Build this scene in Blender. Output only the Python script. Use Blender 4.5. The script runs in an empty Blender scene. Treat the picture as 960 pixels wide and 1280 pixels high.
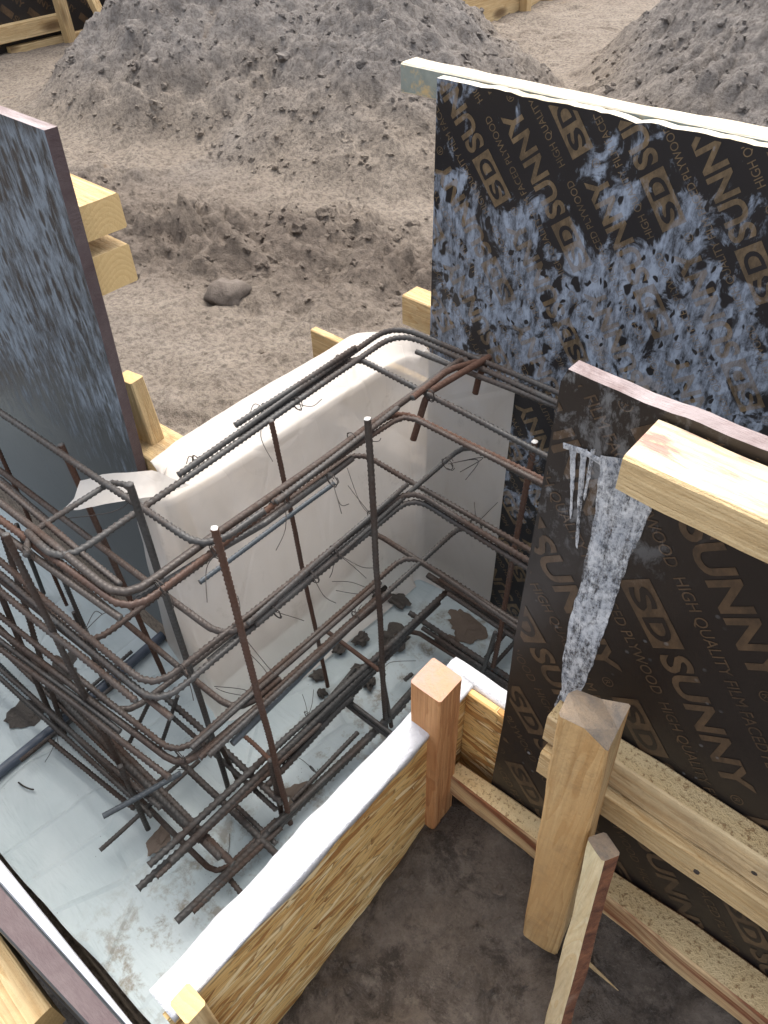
import bpy, bmesh, math, random
import numpy as np
from mathutils import Vector, Matrix
random.seed(7)
rng = np.random.default_rng(11)
scn = bpy.context.scene
col = scn.collection

# ------------------------------------------------------------------ camera model (solved from the photo's vanishing points)
H = 1.58
FPX = 954.30
YAW, PITCH, ROLL = math.radians(-42.352), math.radians(44.1835), math.radians(-1.974)
_f = Vector((math.sin(YAW)*math.cos(PITCH), math.cos(YAW)*math.cos(PITCH), -math.sin(PITCH)))
_r0 = Vector((math.cos(YAW), -math.sin(YAW), 0))
_u0 = _r0.cross(_f)
_r = math.cos(ROLL)*_r0 + math.sin(ROLL)*_u0
_u = -math.sin(ROLL)*_r0 + math.cos(ROLL)*_u0
CAM = Vector((0, 0, H))
def ray(u, v):
    return _r*((u-480)/FPX) - _u*((v-640)/FPX) + _f
def onz(u, v, z):
    d = ray(u, v); return CAM + d*((z-H)/d.z)
def ony(u, v, y):
    d = ray(u, v); return CAM + d*(y/d.y)
def onx(u, v, x):
    d = ray(u, v); return CAM + d*(x/d.x)

cd = bpy.data.cameras.new('camera')
cd.sensor_fit = 'VERTICAL'; cd.sensor_height = 24; cd.lens = 24*FPX/1280
cd.clip_start = 0.02; cd.clip_end = 400
cam = bpy.data.objects.new('camera', cd); col.objects.link(cam)
M = Matrix.Identity(4)
for i in range(3):
    M[i][0] = _r[i]; M[i][1] = _u[i]; M[i][2] = -_f[i]; M[i][3] = CAM[i]
cam.matrix_world = M
scn.camera = cam

# ------------------------------------------------------------------ light
w = bpy.data.worlds.new('World'); scn.world = w; w.use_nodes = True
nt = w.node_tree
SUN_EL, SUN_AZ = math.radians(64), math.radians(-30)      # azimuth from +Y towards +X
sky = nt.nodes.new('ShaderNodeTexSky'); sky.sky_type = 'NISHITA'; sky.sun_disc = False
sky.sun_elevation = SUN_EL; sky.sun_rotation = SUN_AZ
sky.air_density = 1.0; sky.dust_density = 4.0; sky.ozone_density = 0.6
bg = nt.nodes['Background']; bg.inputs['Strength'].default_value = 0.15
hs = nt.nodes.new('ShaderNodeHueSaturation'); hs.inputs['Saturation'].default_value = 0.42
nt.links.new(sky.outputs[0], hs.inputs['Color']); nt.links.new(hs.outputs[0], bg.inputs['Color'])
sd = bpy.data.lights.new('sun', 'SUN'); sd.energy = .85; sd.angle = math.radians(55); sd.color = (1.0, 0.95, 0.87)
sun = bpy.data.objects.new('sun', sd); col.objects.link(sun)
sdir = Vector((math.sin(SUN_AZ)*math.cos(SUN_EL), math.cos(SUN_AZ)*math.cos(SUN_EL), math.sin(SUN_EL)))
sun.rotation_euler = sdir.to_track_quat('Z', 'Y').to_euler()
sun.location = sdir*10
vs = scn.view_settings
vs.view_transform = 'Standard'; vs.look = 'None'; vs.exposure = 1.45; vs.gamma = 1; vs.use_curve_mapping = False

# ------------------------------------------------------------------ object helpers
def tag(o, label=None, cat=None, group=None, kind=None):
    if label: o['label'] = label
    if cat: o['category'] = cat
    if group: o['group'] = group
    if kind: o['kind'] = kind
    return o
def link_mesh(name, verts, faces, mats, parent=None, origin=(0, 0, 0), smooth=False, mat_idx=None):
    me = bpy.data.meshes.new(name)
    o = Vector(origin)
    V = np.asarray([tuple(v) for v in verts], float).reshape(-1, 3) - np.array(o)
    me.from_pydata(V.tolist(), [], faces)
    for m in (mats if isinstance(mats, (list, tuple)) else [mats]): me.materials.append(m)
    if mat_idx is not None: me.polygons.foreach_set('material_index', list(mat_idx))
    if smooth: me.polygons.foreach_set('use_smooth', [True]*len(me.polygons))
    me.update()
    ob = bpy.data.objects.new(name, me); col.objects.link(ob)
    if parent is None: ob.location = o
    else: ob.parent = parent
    return ob
def link_bm(name, bm, mats, parent=None, origin=(0, 0, 0), smooth=False):
    me = bpy.data.meshes.new(name)
    bmesh.ops.translate(bm, verts=bm.verts, vec=-Vector(origin))
    bm.normal_update()
    bm.to_mesh(me); bm.free()
    for m in (mats if isinstance(mats, (list, tuple)) else [mats]): me.materials.append(m)
    if smooth: me.polygons.foreach_set('use_smooth', [True]*len(me.polygons))
    ob = bpy.data.objects.new(name, me); col.objects.link(ob)
    if parent is None: ob.location = Vector(origin)
    else: ob.parent = parent
    return ob
def empty(name, loc):
    o = bpy.data.objects.new(name, None); col.objects.link(o); o.location = loc
    o.empty_display_size = .1
    return o

# ------------------------------------------------------------------ numpy noise
_perm = np.random.default_rng(3).permutation(256); _perm = np.concatenate([_perm, _perm, _perm])
_g = np.random.default_rng(5).normal(size=(256, 3)); _g /= np.linalg.norm(_g, axis=1)[:, None]
def perlin(x, y, z=0.0):
    x, y, z = np.broadcast_arrays(np.asarray(x, float), np.asarray(y, float), np.asarray(z, float))
    xi, yi, zi = np.floor(x).astype(int), np.floor(y).astype(int), np.floor(z).astype(int)
    xf, yf, zf = x-xi, y-yi, z-zi
    fade = lambda t: t*t*t*(t*(t*6-15)+10)
    u, v, ww = fade(xf), fade(yf), fade(zf)
    out = 0
    for dx in (0, 1):
        for dy in (0, 1):
            for dz in (0, 1):
                h = _perm[_perm[_perm[(xi+dx) & 255] + ((yi+dy) & 255)] + ((zi+dz) & 255)]
                gr = _g[h]
                d = gr[..., 0]*(xf-dx) + gr[..., 1]*(yf-dy) + gr[..., 2]*(zf-dz)
                out = out + d*(u if dx else 1-u)*(v if dy else 1-v)*(ww if dz else 1-ww)
    return out*1.6
def fbm(x, y, z=0.0, o=4, ridged=False):
    s = 0; a = 1.0; f = 1.0
    for i in range(o):
        n = perlin(np.asarray(x)*f+17.3*i, np.asarray(y)*f-9.1*i, np.asarray(z)*f)
        s = s + a*((np.abs(n)*2-.55) if ridged else n)
        a *= .5; f *= 2.03
    return s
def worley(x, y, seed=0):
    x = np.asarray(x, float); y = np.asarray(y, float)
    xi, yi = np.floor(x).astype(int), np.floor(y).astype(int)
    best = np.full(x.shape, 9.0); hv = np.zeros(x.shape)
    for dx in (-1, 0, 1):
        for dy in (-1, 0, 1):
            h = _perm[_perm[(xi+dx+seed*7) & 255]+((yi+dy) & 255)]
            h2 = _perm[h+31]; h3 = _perm[h+77]
            d = np.hypot(xi+dx+.15+.7*h/255-x, yi+dy+.15+.7*h2/255-y)
            m = d < best; best = np.where(m, d, best); hv = np.where(m, h3/255, hv)
    return best, hv
def lumps(X, Y, sc, seed):
    wx = X*sc+.28*perlin(X*sc*1.7, Y*sc*1.7, seed); wy = Y*sc+.28*perlin(X*sc*1.7+9, Y*sc*1.7, seed+4.)
    d, h = worley(wx, wy, seed)
    return np.sqrt(np.clip(1-(d/.62)**2, 0, 1))*(.25+.75*h**1.5)
def sstep(a, b, x):
    t = np.clip((np.asarray(x, float)-a)/(b-a), 0, 1); return t*t*(3-2*t)

# ------------------------------------------------------------------ material helpers
class NT:
    def __init__(s, name):
        s.m = bpy.data.materials.new(name); s.m.use_nodes = True
        s.t = s.m.node_tree; s.bsdf = s.t.nodes['Principled BSDF']
        tc = s.t.nodes.new('ShaderNodeTexCoord'); s.co = tc.outputs['Object']
    def n(s, typ, **kw):
        nd = s.t.nodes.new(typ)
        for k, v in kw.items(): setattr(nd, k, v)
        return nd
    def set(s, sock, v):
        if hasattr(v, 'is_output') or isinstance(v, bpy.types.NodeSocket): s.t.links.new(v, sock)
        else: sock.default_value = v
    def map(s, scale=(1, 1, 1), loc=(0, 0, 0), rot=(0, 0, 0), co=None):
        nd = s.n('ShaderNodeMapping')
        s.set(nd.inputs['Vector'], co or s.co)
        nd.inputs['Scale'].default_value = scale; nd.inputs['Location'].default_value = loc; nd.inputs['Rotation'].default_value = rot
        return nd.outputs[0]
    def noise(s, scale=5, detail=6, rough=.55, dist=0, co=None, sc=(1, 1, 1), loc=(0, 0, 0), rot=(0, 0, 0)):
        nd = s.n('ShaderNodeTexNoise')
        s.set(nd.inputs['Vector'], s.map(sc, loc, rot, co))
        nd.inputs['Scale'].default_value = scale; nd.inputs['Detail'].default_value = detail
        nd.inputs['Roughness'].default_value = rough; nd.inputs['Distortion'].default_value = dist
        return nd.outputs['Fac']
    def voro(s, scale=5, sc=(1, 1, 1), rot=(0, 0, 0), loc=(0, 0, 0), feature='F1', out='Distance', co=None):
        nd = s.n('ShaderNodeTexVoronoi', feature=feature)
        s.set(nd.inputs['Vector'], s.map(sc, loc, rot, co))
        nd.inputs['Scale'].default_value = scale
        return nd.outputs[out]
    def ramp(s, f, *stops, interp='LINEAR'):
        nd = s.n('ShaderNodeValToRGB'); cr = nd.color_ramp; cr.interpolation = interp
        while len(cr.elements) > len(stops): cr.elements.remove(cr.elements[-1])
        while len(cr.elements) < len(stops): cr.elements.new(1)
        for e, (p, c) in zip(cr.elements, stops):
            e.position = p; e.color = (c, c, c, 1) if isinstance(c, (int, float)) else (*c, 1)
        s.set(nd.inputs[0], f)
        return nd.outputs[0]
    def math(s, op, a, b=0.0, c=0.0, clamp=False):
        nd = s.n('ShaderNodeMath', operation=op, use_clamp=clamp)
        s.set(nd.inputs[0], a); s.set(nd.inputs[1], b)
        if len(nd.inputs) > 2: s.set(nd.inputs[2], c)
        return nd.outputs[0]
    def mix(s, f, a, b, mode='MIX'):
        nd = s.n('ShaderNodeMix', data_type='RGBA', blend_type=mode)
        s.set(nd.inputs[0], f)
        for sk, v in ((nd.inputs[6], a), (nd.inputs[7], b)):
            s.set(sk, (*v, 1) if isinstance(v, tuple) and len(v) == 3 else v)
        return nd.outputs[2]
    def sep(s, co=None):
        nd = s.n('ShaderNodeSeparateXYZ'); s.set(nd.inputs[0], co or s.co); return nd.outputs
    def bump(s, h, strength=.3, dist=.01, normal=None):
        nd = s.n('ShaderNodeBump'); nd.inputs['Strength'].default_value = strength; nd.inputs['Distance'].default_value = dist
        s.set(nd.inputs['Height'], h)
        if normal is not None: s.set(nd.inputs['Normal'], normal)
        return nd.outputs[0]
    def out(s, color=None, rough=None, normal=None, **kw):
        b = s.bsdf
        if color is not None: s.set(b.inputs['Base Color'], (*color, 1) if isinstance(color, tuple) and len(color) == 3 else color)
        if rough is not None: s.set(b.inputs['Roughness'], rough)
        if normal is not None: s.set(b.inputs['Normal'], normal)
        for k, v in kw.items(): s.set(b.inputs[k.replace('_', ' ')], v)
        return s.m

def mat_wood(name, light, dark, seed=0., axis=0, bark=0.0, dirt=0.15, tint=None, grey=0.0):
    """sawn softwood; axis = index of the length direction in object space"""
    k = NT(name)
    L = [9., 9., 9.]; L[axis] = .55
    Fn = [70., 70., 70.]; Fn[axis] = 2.0
    off = (seed*3.1, seed*1.7, seed*2.3)
    g1 = k.noise(2.6, 3, .5, .8, sc=tuple(L), loc=off)
    g2 = k.noise(2.0, 4, .65, .3, sc=tuple(Fn), loc=off)
    rings = k.math('FRACT', k.math('MULTIPLY', g1, 11.0))
    rings = k.ramp(rings, (0, .15), (.6, .55), (.93, 1.0), (1.0, .1))
    c = k.mix(k.math('MULTIPLY', rings, .72), light, dark)
    pale = k.ramp(k.noise(3, 5, .6, .4, sc=tuple(np.array(L)*.3), loc=off), (.45, 0), (.68, .6))
    c = k.mix(pale, c, tuple(min(.86, x*1.18+.04) for x in light))
    c = k.mix(k.ramp(g2, (.35, 0), (.75, .55)), c, tuple(x*.62 for x in dark))
    # knots
    Kn = [7., 7., 7.]; Kn[axis] = 2.6
    kd = k.voro(1.0, sc=tuple(Kn), loc=(off[0]+.3, off[1], off[2]))
    kn = k.ramp(kd, (.10, 1), (.17, .7), (.26, 0))
    c = k.mix(k.math('MULTIPLY', kn, .8), c, (.10, .05, .022))
    if tint:
        tm = k.ramp(k.noise(2.4, 4, .6, .6, sc=tuple(np.array(L)*.35), loc=(off[1], off[0], 4.)), (.47, 0), (.62, .85))
        c = k.mix(tm, c, tint)
    if bark > 0:
        bm_ = k.noise(3.0, 6, .62, .5, sc=tuple(np.array(L)*.33), loc=(off[2]+5, off[0], 1.))
        c = k.mix(k.ramp(bm_, (.60-bark*.2, 0), (.66-bark*.2, 1)), c,
                  k.mix(k.noise(40, 5, .7), (.10, .028, .012), (.33, .13, .06)))
    if grey > 0:
        gm = k.ramp(k.noise(5, 6, .65, .4, loc=off), (.35, 0), (.7, grey))
        c = k.mix(gm, c, (.23, .215, .20))
    dm = k.ramp(k.noise(12, 8, .74, .2, loc=off), (.48, 0), (.70, 1))
    c = k.mix(k.math('MULTIPLY', dm, dirt*2.2), c, (.12, .088, .062))
    h = k.math('ADD', k.math('MULTIPLY', g2, 1.0), k.math('MULTIPLY', k.noise(120, 4, .7), .8))
    return k.out(c, .8, k.bump(h, .7, .005), Specular_IOR_Level=.25)

PINE = ((.71, .54, .30), (.46, .27, .10))
def wood(seed, axis=0, **kw):
    return mat_wood('sawn_pine', PINE[0], PINE[1], seed, axis, **kw)

# film-faced plywood -------------------------------------------------
def stain_upper(k, c, amount):
    return c
def mat_film_face(name, base, stain, mode, lettering=False):
    """dark phenolic film with dried grey-blue cement residue; object space = panel space (x along, z up)"""
    k = NT(name)
    X, Y, Z = k.sep()
    n_big = k.noise(4.0, 4, .55, .4, loc=(2.3, 0, 7.7))
    n_mid = k.noise(17, 6, .66, .6, sc=(1, 1, .75))
    n_fine = k.noise(75, 5, .72, .3, sc=(1, 1, .55))
    if mode == 'upper':
        # residue is heavy at the left end and across the middle, thin near the top
        zt = k.math('MULTIPLY_ADD', Z, -2.4, 2.95)
        xl = k.math('MULTIPLY_ADD', X, -5.0, -3.15)
        bias = k.math('MAXIMUM', k.math('MAXIMUM', k.math('MINIMUM', zt, .72), k.math('MINIMUM', xl, .72)), -.6)
        lowfade = k.ramp(Z, (.30, 0), (.62, 1))
        m = k.math('ADD', k.math('MULTIPLY', k.math('SUBTRACT', n_big, .5), 2.6), bias)
        m = k.math('MULTIPLY', m, lowfade)
        m = k.math('ADD', m, k.math('MULTIPLY', k.math('SUBTRACT', n_mid, .5), 3.6))
        wob = k.n('ShaderNodeMixRGB'); wob.inputs[0].default_value = .035
        nz = k.n('ShaderNodeTexNoise'); nz.inputs['Scale'].default_value = 30
        k.t.links.new(k.co, nz.inputs['Vector']); k.t.links.new(k.co, wob.inputs[1]); k.t.links.new(nz.outputs['Color'], wob.inputs[2])
        h1 = k.ramp(k.voro(64, sc=(1, .2, .55), rot=(0, .3, 0), co=wob.outputs[0]), (.20, 0), (.27, 1))
        h2 = k.ramp(k.voro(27, sc=(1, .2, .6), rot=(0, .2, 0), co=wob.outputs[0], loc=(3, 0, 1)), (.20, 0), (.25, 1))
        hole = k.math('MULTIPLY', h1, h2)
        strokes = k.noise(9, 5, .7, .2, sc=(6, 1, .9), rot=(0, -.75, 0))
        sm = k.ramp(m, (.40, 0), (.66, 1))
        sm = k.math('MULTIPLY', sm, hole)
        sm = k.math('MULTIPLY', sm, k.ramp(k.math('ADD', k.math('MULTIPLY', n_fine, .55), k.math('MULTIPLY', strokes, .5)), (.42, .06), (.60, 1)))
        lm = .46 if lettering else .92
    elif mode == 'left':
        zt = k.math('MULTIPLY_ADD', Z, 2.2, -1.15)
        m = k.math('ADD', k.math('MULTIPLY', k.math('SUBTRACT', n_big, .5), 2.2), k.math('MINIMUM', zt, .62))
        runs = k.noise(34, 7, .74, .4, sc=(2.0, 1, .40), rot=(0, .10, 0))
        m = k.math('ADD', m, k.math('MULTIPLY', k.math('SUBTRACT', runs, .5), 4.0))
        sm = k.ramp(m, (.25, 0), (.95, 1))
        sm = k.math('MULTIPLY', sm, k.ramp(n_fine, (.30, .25), (.52, 1)))
        hl = k.ramp(k.voro(46, sc=(1, .2, .42), rot=(0, .1, 0)), (.20, .1), (.30, 1))
        sm = k.math('MULTIPLY', sm, hl)
        haze = k.ramp(k.math('ADD', Z, k.math('MULTIPLY', n_mid, .2)), (.3, .30), (.75, .0))
        lm = .8
    else:
        m = k.math('ADD', k.math('MULTIPLY', n_big, .7), k.math('MULTIPLY', n_mid, .7))
        sm = k.math('MULTIPLY', k.ramp(m, (.86, 0), (.98, 1)), k.ramp(n_fine, (.52, 0), (.60, .5)))
        specks = k.voro(55)
        sm = k.math('MAXIMUM', sm, k.math('MULTIPLY', k.ramp(specks, (.10, .9), (.16, 0)), k.ramp(n_big, (.5, 0), (.64, 1))))
        topl = k.math('MULTIPLY', k.ramp(Z, (1.0, 0), (1.06, 1)), k.ramp(X, (-.02, 1), (.10, 0))) if False else k.math('MULTIPLY', k.math('GREATER_THAN', Z, .2), k.ramp(k.math('MULTIPLY_ADD', Z, 4.0, -3.9), (.0, 0), (.35, 1)))
        topl = k.math('MULTIPLY', topl, k.ramp(k.math('MULTIPLY_ADD', X, -4.0, -.35), (.0, 0), (.4, 1)))
        topl = k.math('MULTIPLY', topl, k.ramp(k.math('ADD', k.math('MULTIPLY', n_mid, .6), k.math('MULTIPLY', n_fine, .5)), (.56, 0), (.64, .55)))
        sm = k.math('MAXIMUM', sm, topl)
        lm = .8
    scol = k.mix(k.noise(11, 6, .7, .8), tuple(x*.62 for x in stain), tuple(min(1, x*1.5) for x in stain))
    basec = k.mix(k.noise(13, 5, .6), base, tuple(x*1.5 for x in base))
    if mode == 'left':
        basec = k.mix(haze, basec, (.16, .17, .17))
    if lettering or mode == 'low':
        wear = k.ramp(k.math('ADD', k.math('MULTIPLY', n_mid, .6), k.math('MULTIPLY', n_fine, .5)), (.46, .62), (.66, 0))
        basec = k.mix(wear, basec, (.02, .016, .014))
    c = k.mix(k.math('MULTIPLY', sm, lm), basec, scol)
    if mode == 'upper':
        tan = k.math('MULTIPLY', k.ramp(k.noise(9, 5, .6, loc=(9, 0, 3)), (.60, 0), (.68, .55)), sm)
        c = k.mix(tan, c, (.30, .23, .17))
    r = k.mix(sm, (.36,)*3, (.75,)*3)
    nm = k.bump(k.math('ADD', k.math('MULTIPLY', sm, .5), k.math('MULTIPLY', n_fine, .2)), .35, .003)
    return k.out(c, r, nm, Specular_IOR_Level=.4)

M_edge_purple = (lambda k: k.out(k.mix(k.noise(14, 6, .7, .5), (.040, .014, .018), (.16, .125, .12)), .7, k.bump(k.noise(90, 5, .7, sc=(.3, 1, 3)), .5, .004)))(NT('painted_plywood_edge'))
M_edge_grey = (lambda k: k.out(k.mix(k.ramp(k.noise(20, 6, .7, .6, sc=(.5, 1, 1)), (.35, 0), (.65, 1)), (.19, .135, .125), (.40, .34, .33)), .85, k.bump(k.noise(150, 5, .7, sc=(.2, 1, 1)), .7, .004)))(NT('weathered_plywood_edge'))
M_white_top = (lambda k: k.out(k.mix(k.ramp(k.noise(22, 6, .7, .4, sc=(.35, 1, 1)), (.35, 0), (.68, 1)), (.80, .74, .60), (.50, .42, .28)), .85, k.bump(k.noise(110, 5, .75, sc=(.25, 1, 1)), .6, .004)))(NT('fresh_sawn_edge'))

# rebar ---------------------------------------------------------------
def mat_rebar(name, a, b, rustc, amt):
    k = NT(name)
    n = k.noise(16, 6, .65, .3); f = k.noise(160, 4, .7)
    c = k.mix(n, a, b)
    rm = k.ramp(k.math('ADD', k.math('MULTIPLY', k.noise(5, 5, .6, .5, loc=(3, 3, 3)), .75), k.math('MULTIPLY', f, .3)), (.62-amt*.35, 0), (.80-amt*.35, 1))
    c = k.mix(k.math('MULTIPLY', rm, .9), c, k.mix(f, rustc, tuple(x*.5 for x in rustc)))
    return k.out(c, k.mix(rm, (.5,)*3, (.85,)*3), k.bump(f, .3, .001), Metallic=.15)
M_RB = {'d': mat_rebar('dark_rebar_steel', (.026, .025, .023), (.088, .083, .077), (.075, .045, .030), .38),
        'b': mat_rebar('brown_rebar_steel', (.030, .024, .020), (.090, .072, .060), (.082, .046, .030), .50),
        'r': mat_rebar('rusty_rebar_steel', (.045, .027, .020), (.105, .062, .044), (.120, .056, .033), .7),
        'u': mat_rebar('bluish_rebar_steel', (.040, .048, .055), (.095, .11, .12), (.07, .05, .04), .05)}
M_cut = (lambda k: k.out(k.mix(k.noise(200), (.05, .045, .04), (.12, .11, .10)), .6))(NT('cut_steel_end'))
M_paint = (lambda k: k.out(k.mix(k.noise(300), (.5, .47, .43), (.75, .72, .68)), .6))(NT('fresh_cut_end'))
M_wire = (lambda k: k.out(k.mix(k.noise(60), (.022, .02, .018), (.075, .06, .05)), .6, Metallic=.4))(NT('tie_wire_steel'))

# soil ----------------------------------------------------------------
def mat_soil(name):
    k = NT(name)
    X, Y, Z = k.sep()
    big = k.noise(.9, 5, .6, .4); mid = k.noise(6, 7, .68, .3); fine = k.noise(55, 6, .75); grit = k.noise(260, 3, .7)
    dry = k.mix(k.ramp(mid, (.3, 0), (.72, 1)), (.280, .230, .182), (.385, .324, .260))
    grey = k.mix(k.ramp(mid, (.3, 0), (.72, 1)), (.205, .183, .165), (.315, .286, .260))
    # the heaped soil is grey and freshly dug, the trodden ground is sandy
    hm = k.ramp(k.math('ADD', Z, k.math('MULTIPLY', k.math('SUBTRACT', big, .5), .9)), (.42, 0), (.72, 1))
    c = k.mix(hm, dry, grey)
    # the belt of freshly turned, still damp earth
    bl = k.math('ABSOLUTE', k.math('SUBTRACT', k.math('SUBTRACT', Y, k.math('MULTIPLY', X, .44)), k.math('ADD', 2.05, k.math('MULTIPLY', big, 1.1))))
    bl = k.math('MULTIPLY', k.ramp(bl, (.18, 1), (.55, 0)), k.ramp(mid, (.34, .25), (.56, 1)))
    c = k.mix(k.math('MULTIPLY', bl, .85), c, k.mix(k.ramp(mid, (.3, 0), (.72, 1)), (.130, .100, .079), (.225, .181, .146)))
    c = k.mix(k.ramp(fine, (.36, .75), (.56, 0)), c, (.095, .078, .066))
    c = k.mix(k.ramp(grit, (.58, 0), (.76, .22)), c, (.42, .37, .32))
    # darker soil close to the work, on this side of the formwork
    nearm = k.math('LESS_THAN', Y, .75)
    nzd = k.math('MULTIPLY', k.math('SUBTRACT', mid, .5), 1.1)
    nearx = k.ramp(k.math('ADD', k.math('ADD', X, nzd), 1.0), (.35, 0), (.62, 1))
    neary = k.ramp(k.math('ADD', k.math('ADD', Y, nzd), 1.0), (.0, 0), (.45, 1))
    darkm = k.math('MULTIPLY', k.math('MULTIPLY', nearm, nearx), neary)
    darkc = k.mix(k.ramp(mid, (.3, 0), (.7, 1)), (.105, .083, .066), (.270, .220, .178))
    darkc = k.mix(k.ramp(fine, (.3, .5), (.6, 0)), darkc, (.050, .039, .031))
    darkc = k.mix(k.ramp(k.noise(13, 8, .75, .4, loc=(2, 2, 2)), (.40, .75), (.50, 0)), darkc, (.050, .040, .033))
    darkc = k.mix(k.ramp(k.noise(30, 6, .75, .2, loc=(7, 2, 2)), (.58, 0), (.70, .6)), darkc, (.30, .25, .20))
    darkc = k.mix(k.ramp(grit, (.56, 0), (.72, .4)), darkc, (.26, .23, .20))
    c = k.mix(darkm, c, darkc)
    tan = k.ramp(k.noise(2.1, 5, .65, .5, loc=(4.2, 1.1, 0)), (.66, 0), (.74, .55))
    c = k.mix(k.math('MULTIPLY', tan, k.math('SUBTRACT', 1.0, darkm)), c, (.34, .235, .145))
    h = k.math('ADD', k.math('MULTIPLY', fine, 1.0), k.math('MULTIPLY', grit, .5))
    return k.out(c, .95, k.bump(h, 1.0, .016), Specular_IOR_Level=.15)
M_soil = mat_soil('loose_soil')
M_clod = (lambda k: k.out(k.mix(k.ramp(k.noise(18, 6, .7), (.3, 0), (.7, 1)), (.120, .098, .082), (.200, .168, .142)), .95, k.bump(k.noise(90, 5, .75), .8, .008), Specular_IOR_Level=.12))(NT('clod_soil'))
M_mud = (lambda k: k.out(k.mix(k.noise(28, 6, .7), (.035, .030, .026), (.105, .09, .075)), .7, k.bump(k.noise(110, 5, .75), .8, .006)))(NT('wet_clod_soil'))
M_mudpatch = (lambda k: k.out(k.mix(k.noise(28, 6, .7), (.10, .072, .052), (.16, .12, .09)), .6, k.bump(k.noise(110, 5, .75), .5, .004)))(NT('dried_mud'))

# sheets --------------------------------------------------------------
def mat_floor_film():
    k = NT('floor_film')
    X, Y, Z = k.sep()
    a = k.noise(4, 5, .55, .3); b = k.noise(24, 6, .7, .2)
    c = k.mix(k.ramp(a, (.35, 0), (.68, 1)), (.385, .455, .465), (.485, .545, .55))
    d = k.ramp(k.math('ADD', k.math('MULTIPLY', k.noise(8, 6, .68, .1, loc=(5, 2, 0)), .8), k.math('MULTIPLY', b, .4)), (.72, 0), (.86, .6))
    c = k.mix(d, c, (.30, .28, .225))
    lane = k.math('ABSOLUTE', k.math('ADD', X, .66))
    lm = k.math('MULTIPLY', k.ramp(lane, (.03, 1), (.17, 0)), k.ramp(k.noise(16, 6, .72, .2, loc=(1, 7, 0)), (.50, 0), (.62, .8)))
    c = k.mix(lm, c, (.17, .135, .085))
    sp = k.ramp(k.voro(75), (.05, .8), (.09, 0))
    c = k.mix(k.math('MULTIPLY', sp, k.ramp(b, (.52, 0), (.6, 1))), c, (.05, .045, .04))
    cre = k.noise(1, 4, .6, .5, sc=(3, 16, 1), rot=(0, 0, .5)); cr2 = k.voro(7, sc=(1, .6, 1), rot=(0, 0, .8), feature='DISTANCE_TO_EDGE')
    crease = k.ramp(cr2, (.0, 0), (.035, 1))
    h = k.math('ADD', k.math('ADD', k.math('MULTIPLY', cre, .8), k.math('MULTIPLY', b, .10)), k.math('MULTIPLY', crease, .22))
    return k.out(c, k.ramp(a, (.3, .34), (.7, .52)), k.bump(h, .5, .016), Specular_IOR_Level=.4)
M_floor = mat_floor_film()
def mat_wall_film():
    k = NT('wall_film')
    b = k.noise(6, 6, .6, 1.0, sc=(1, 1, .5)); f = k.noise(45, 5, .7, .6)
    c = k.mix(k.ramp(b, (.3, 0), (.7, 1)), (.80, .735, .66), (.86, .81, .75))
    st = k.math('MULTIPLY', k.ramp(k.noise(13, 6, .7, .4, sc=(1, 1, .5), loc=(2, 8, 1)), (.60, 0), (.72, .5)), k.ramp(f, (.4, 0), (.6, 1)))
    c = k.mix(st, c, (.40, .35, .29))
    cr = k.noise(3, 3, .5, .6, sc=(1.2, 1.2, .6))
    ve = k.ramp(k.voro(4.2, sc=(1, 1, .55), rot=(.6, .5, .2), feature='DISTANCE_TO_EDGE'), (.0, 0), (.03, 1))
    ve2 = k.ramp(k.voro(11, sc=(1, 1, .4), rot=(.2, .9, .6), feature='DISTANCE_TO_EDGE'), (.0, .6), (.02, 1))
    nm = k.bump(k.math('ADD', k.math('ADD', cr, k.math('MULTIPLY', f, .03)), k.math('ADD', k.math('MULTIPLY', ve, .26), k.math('MULTIPLY', ve2, .14))), .35, .016)
    k.out(c, .38, nm, Specular_IOR_Level=.45)
    tr = k.n('ShaderNodeBsdfTransparent'); tr.inputs[0].default_value = (.93, .93, .93, 1)
    tl = k.n('ShaderNodeBsdfTranslucent'); k.set(tl.inputs[0], c)
    m1 = k.n('ShaderNodeMixShader'); m1.inputs[0].default_value = .35
    k.t.links.new(k.bsdf.outputs[0], m1.inputs[1]); k.t.links.new(tl.outputs[0], m1.inputs[2])
    m2 = k.n('ShaderNodeMixShader'); m2.inputs[0].default_value = .26
    k.t.links.new(m1.outputs[0], m2.inputs[1]); k.t.links.new(tr.outputs[0], m2.inputs[2])
    k.t.links.new(m2.outputs[0], k.t.nodes['Material Output'].inputs['Surface'])
    return k.m
M_wallfilm = mat_wall_film()
M_foam = (lambda k: k.out(k.mix(k.ramp(k.noise(16, 6, .7, .6), (.60, 0), (.75, .5)), (.60, .60, .615), (.34, .315, .29)), .55, k.bump(k.math('ADD', k.noise(60, 5, .7), k.noise(1, 4, .6, .6, sc=(20, 6, 20))), .6, .01)))(NT('white_film_on_foam'))
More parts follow.
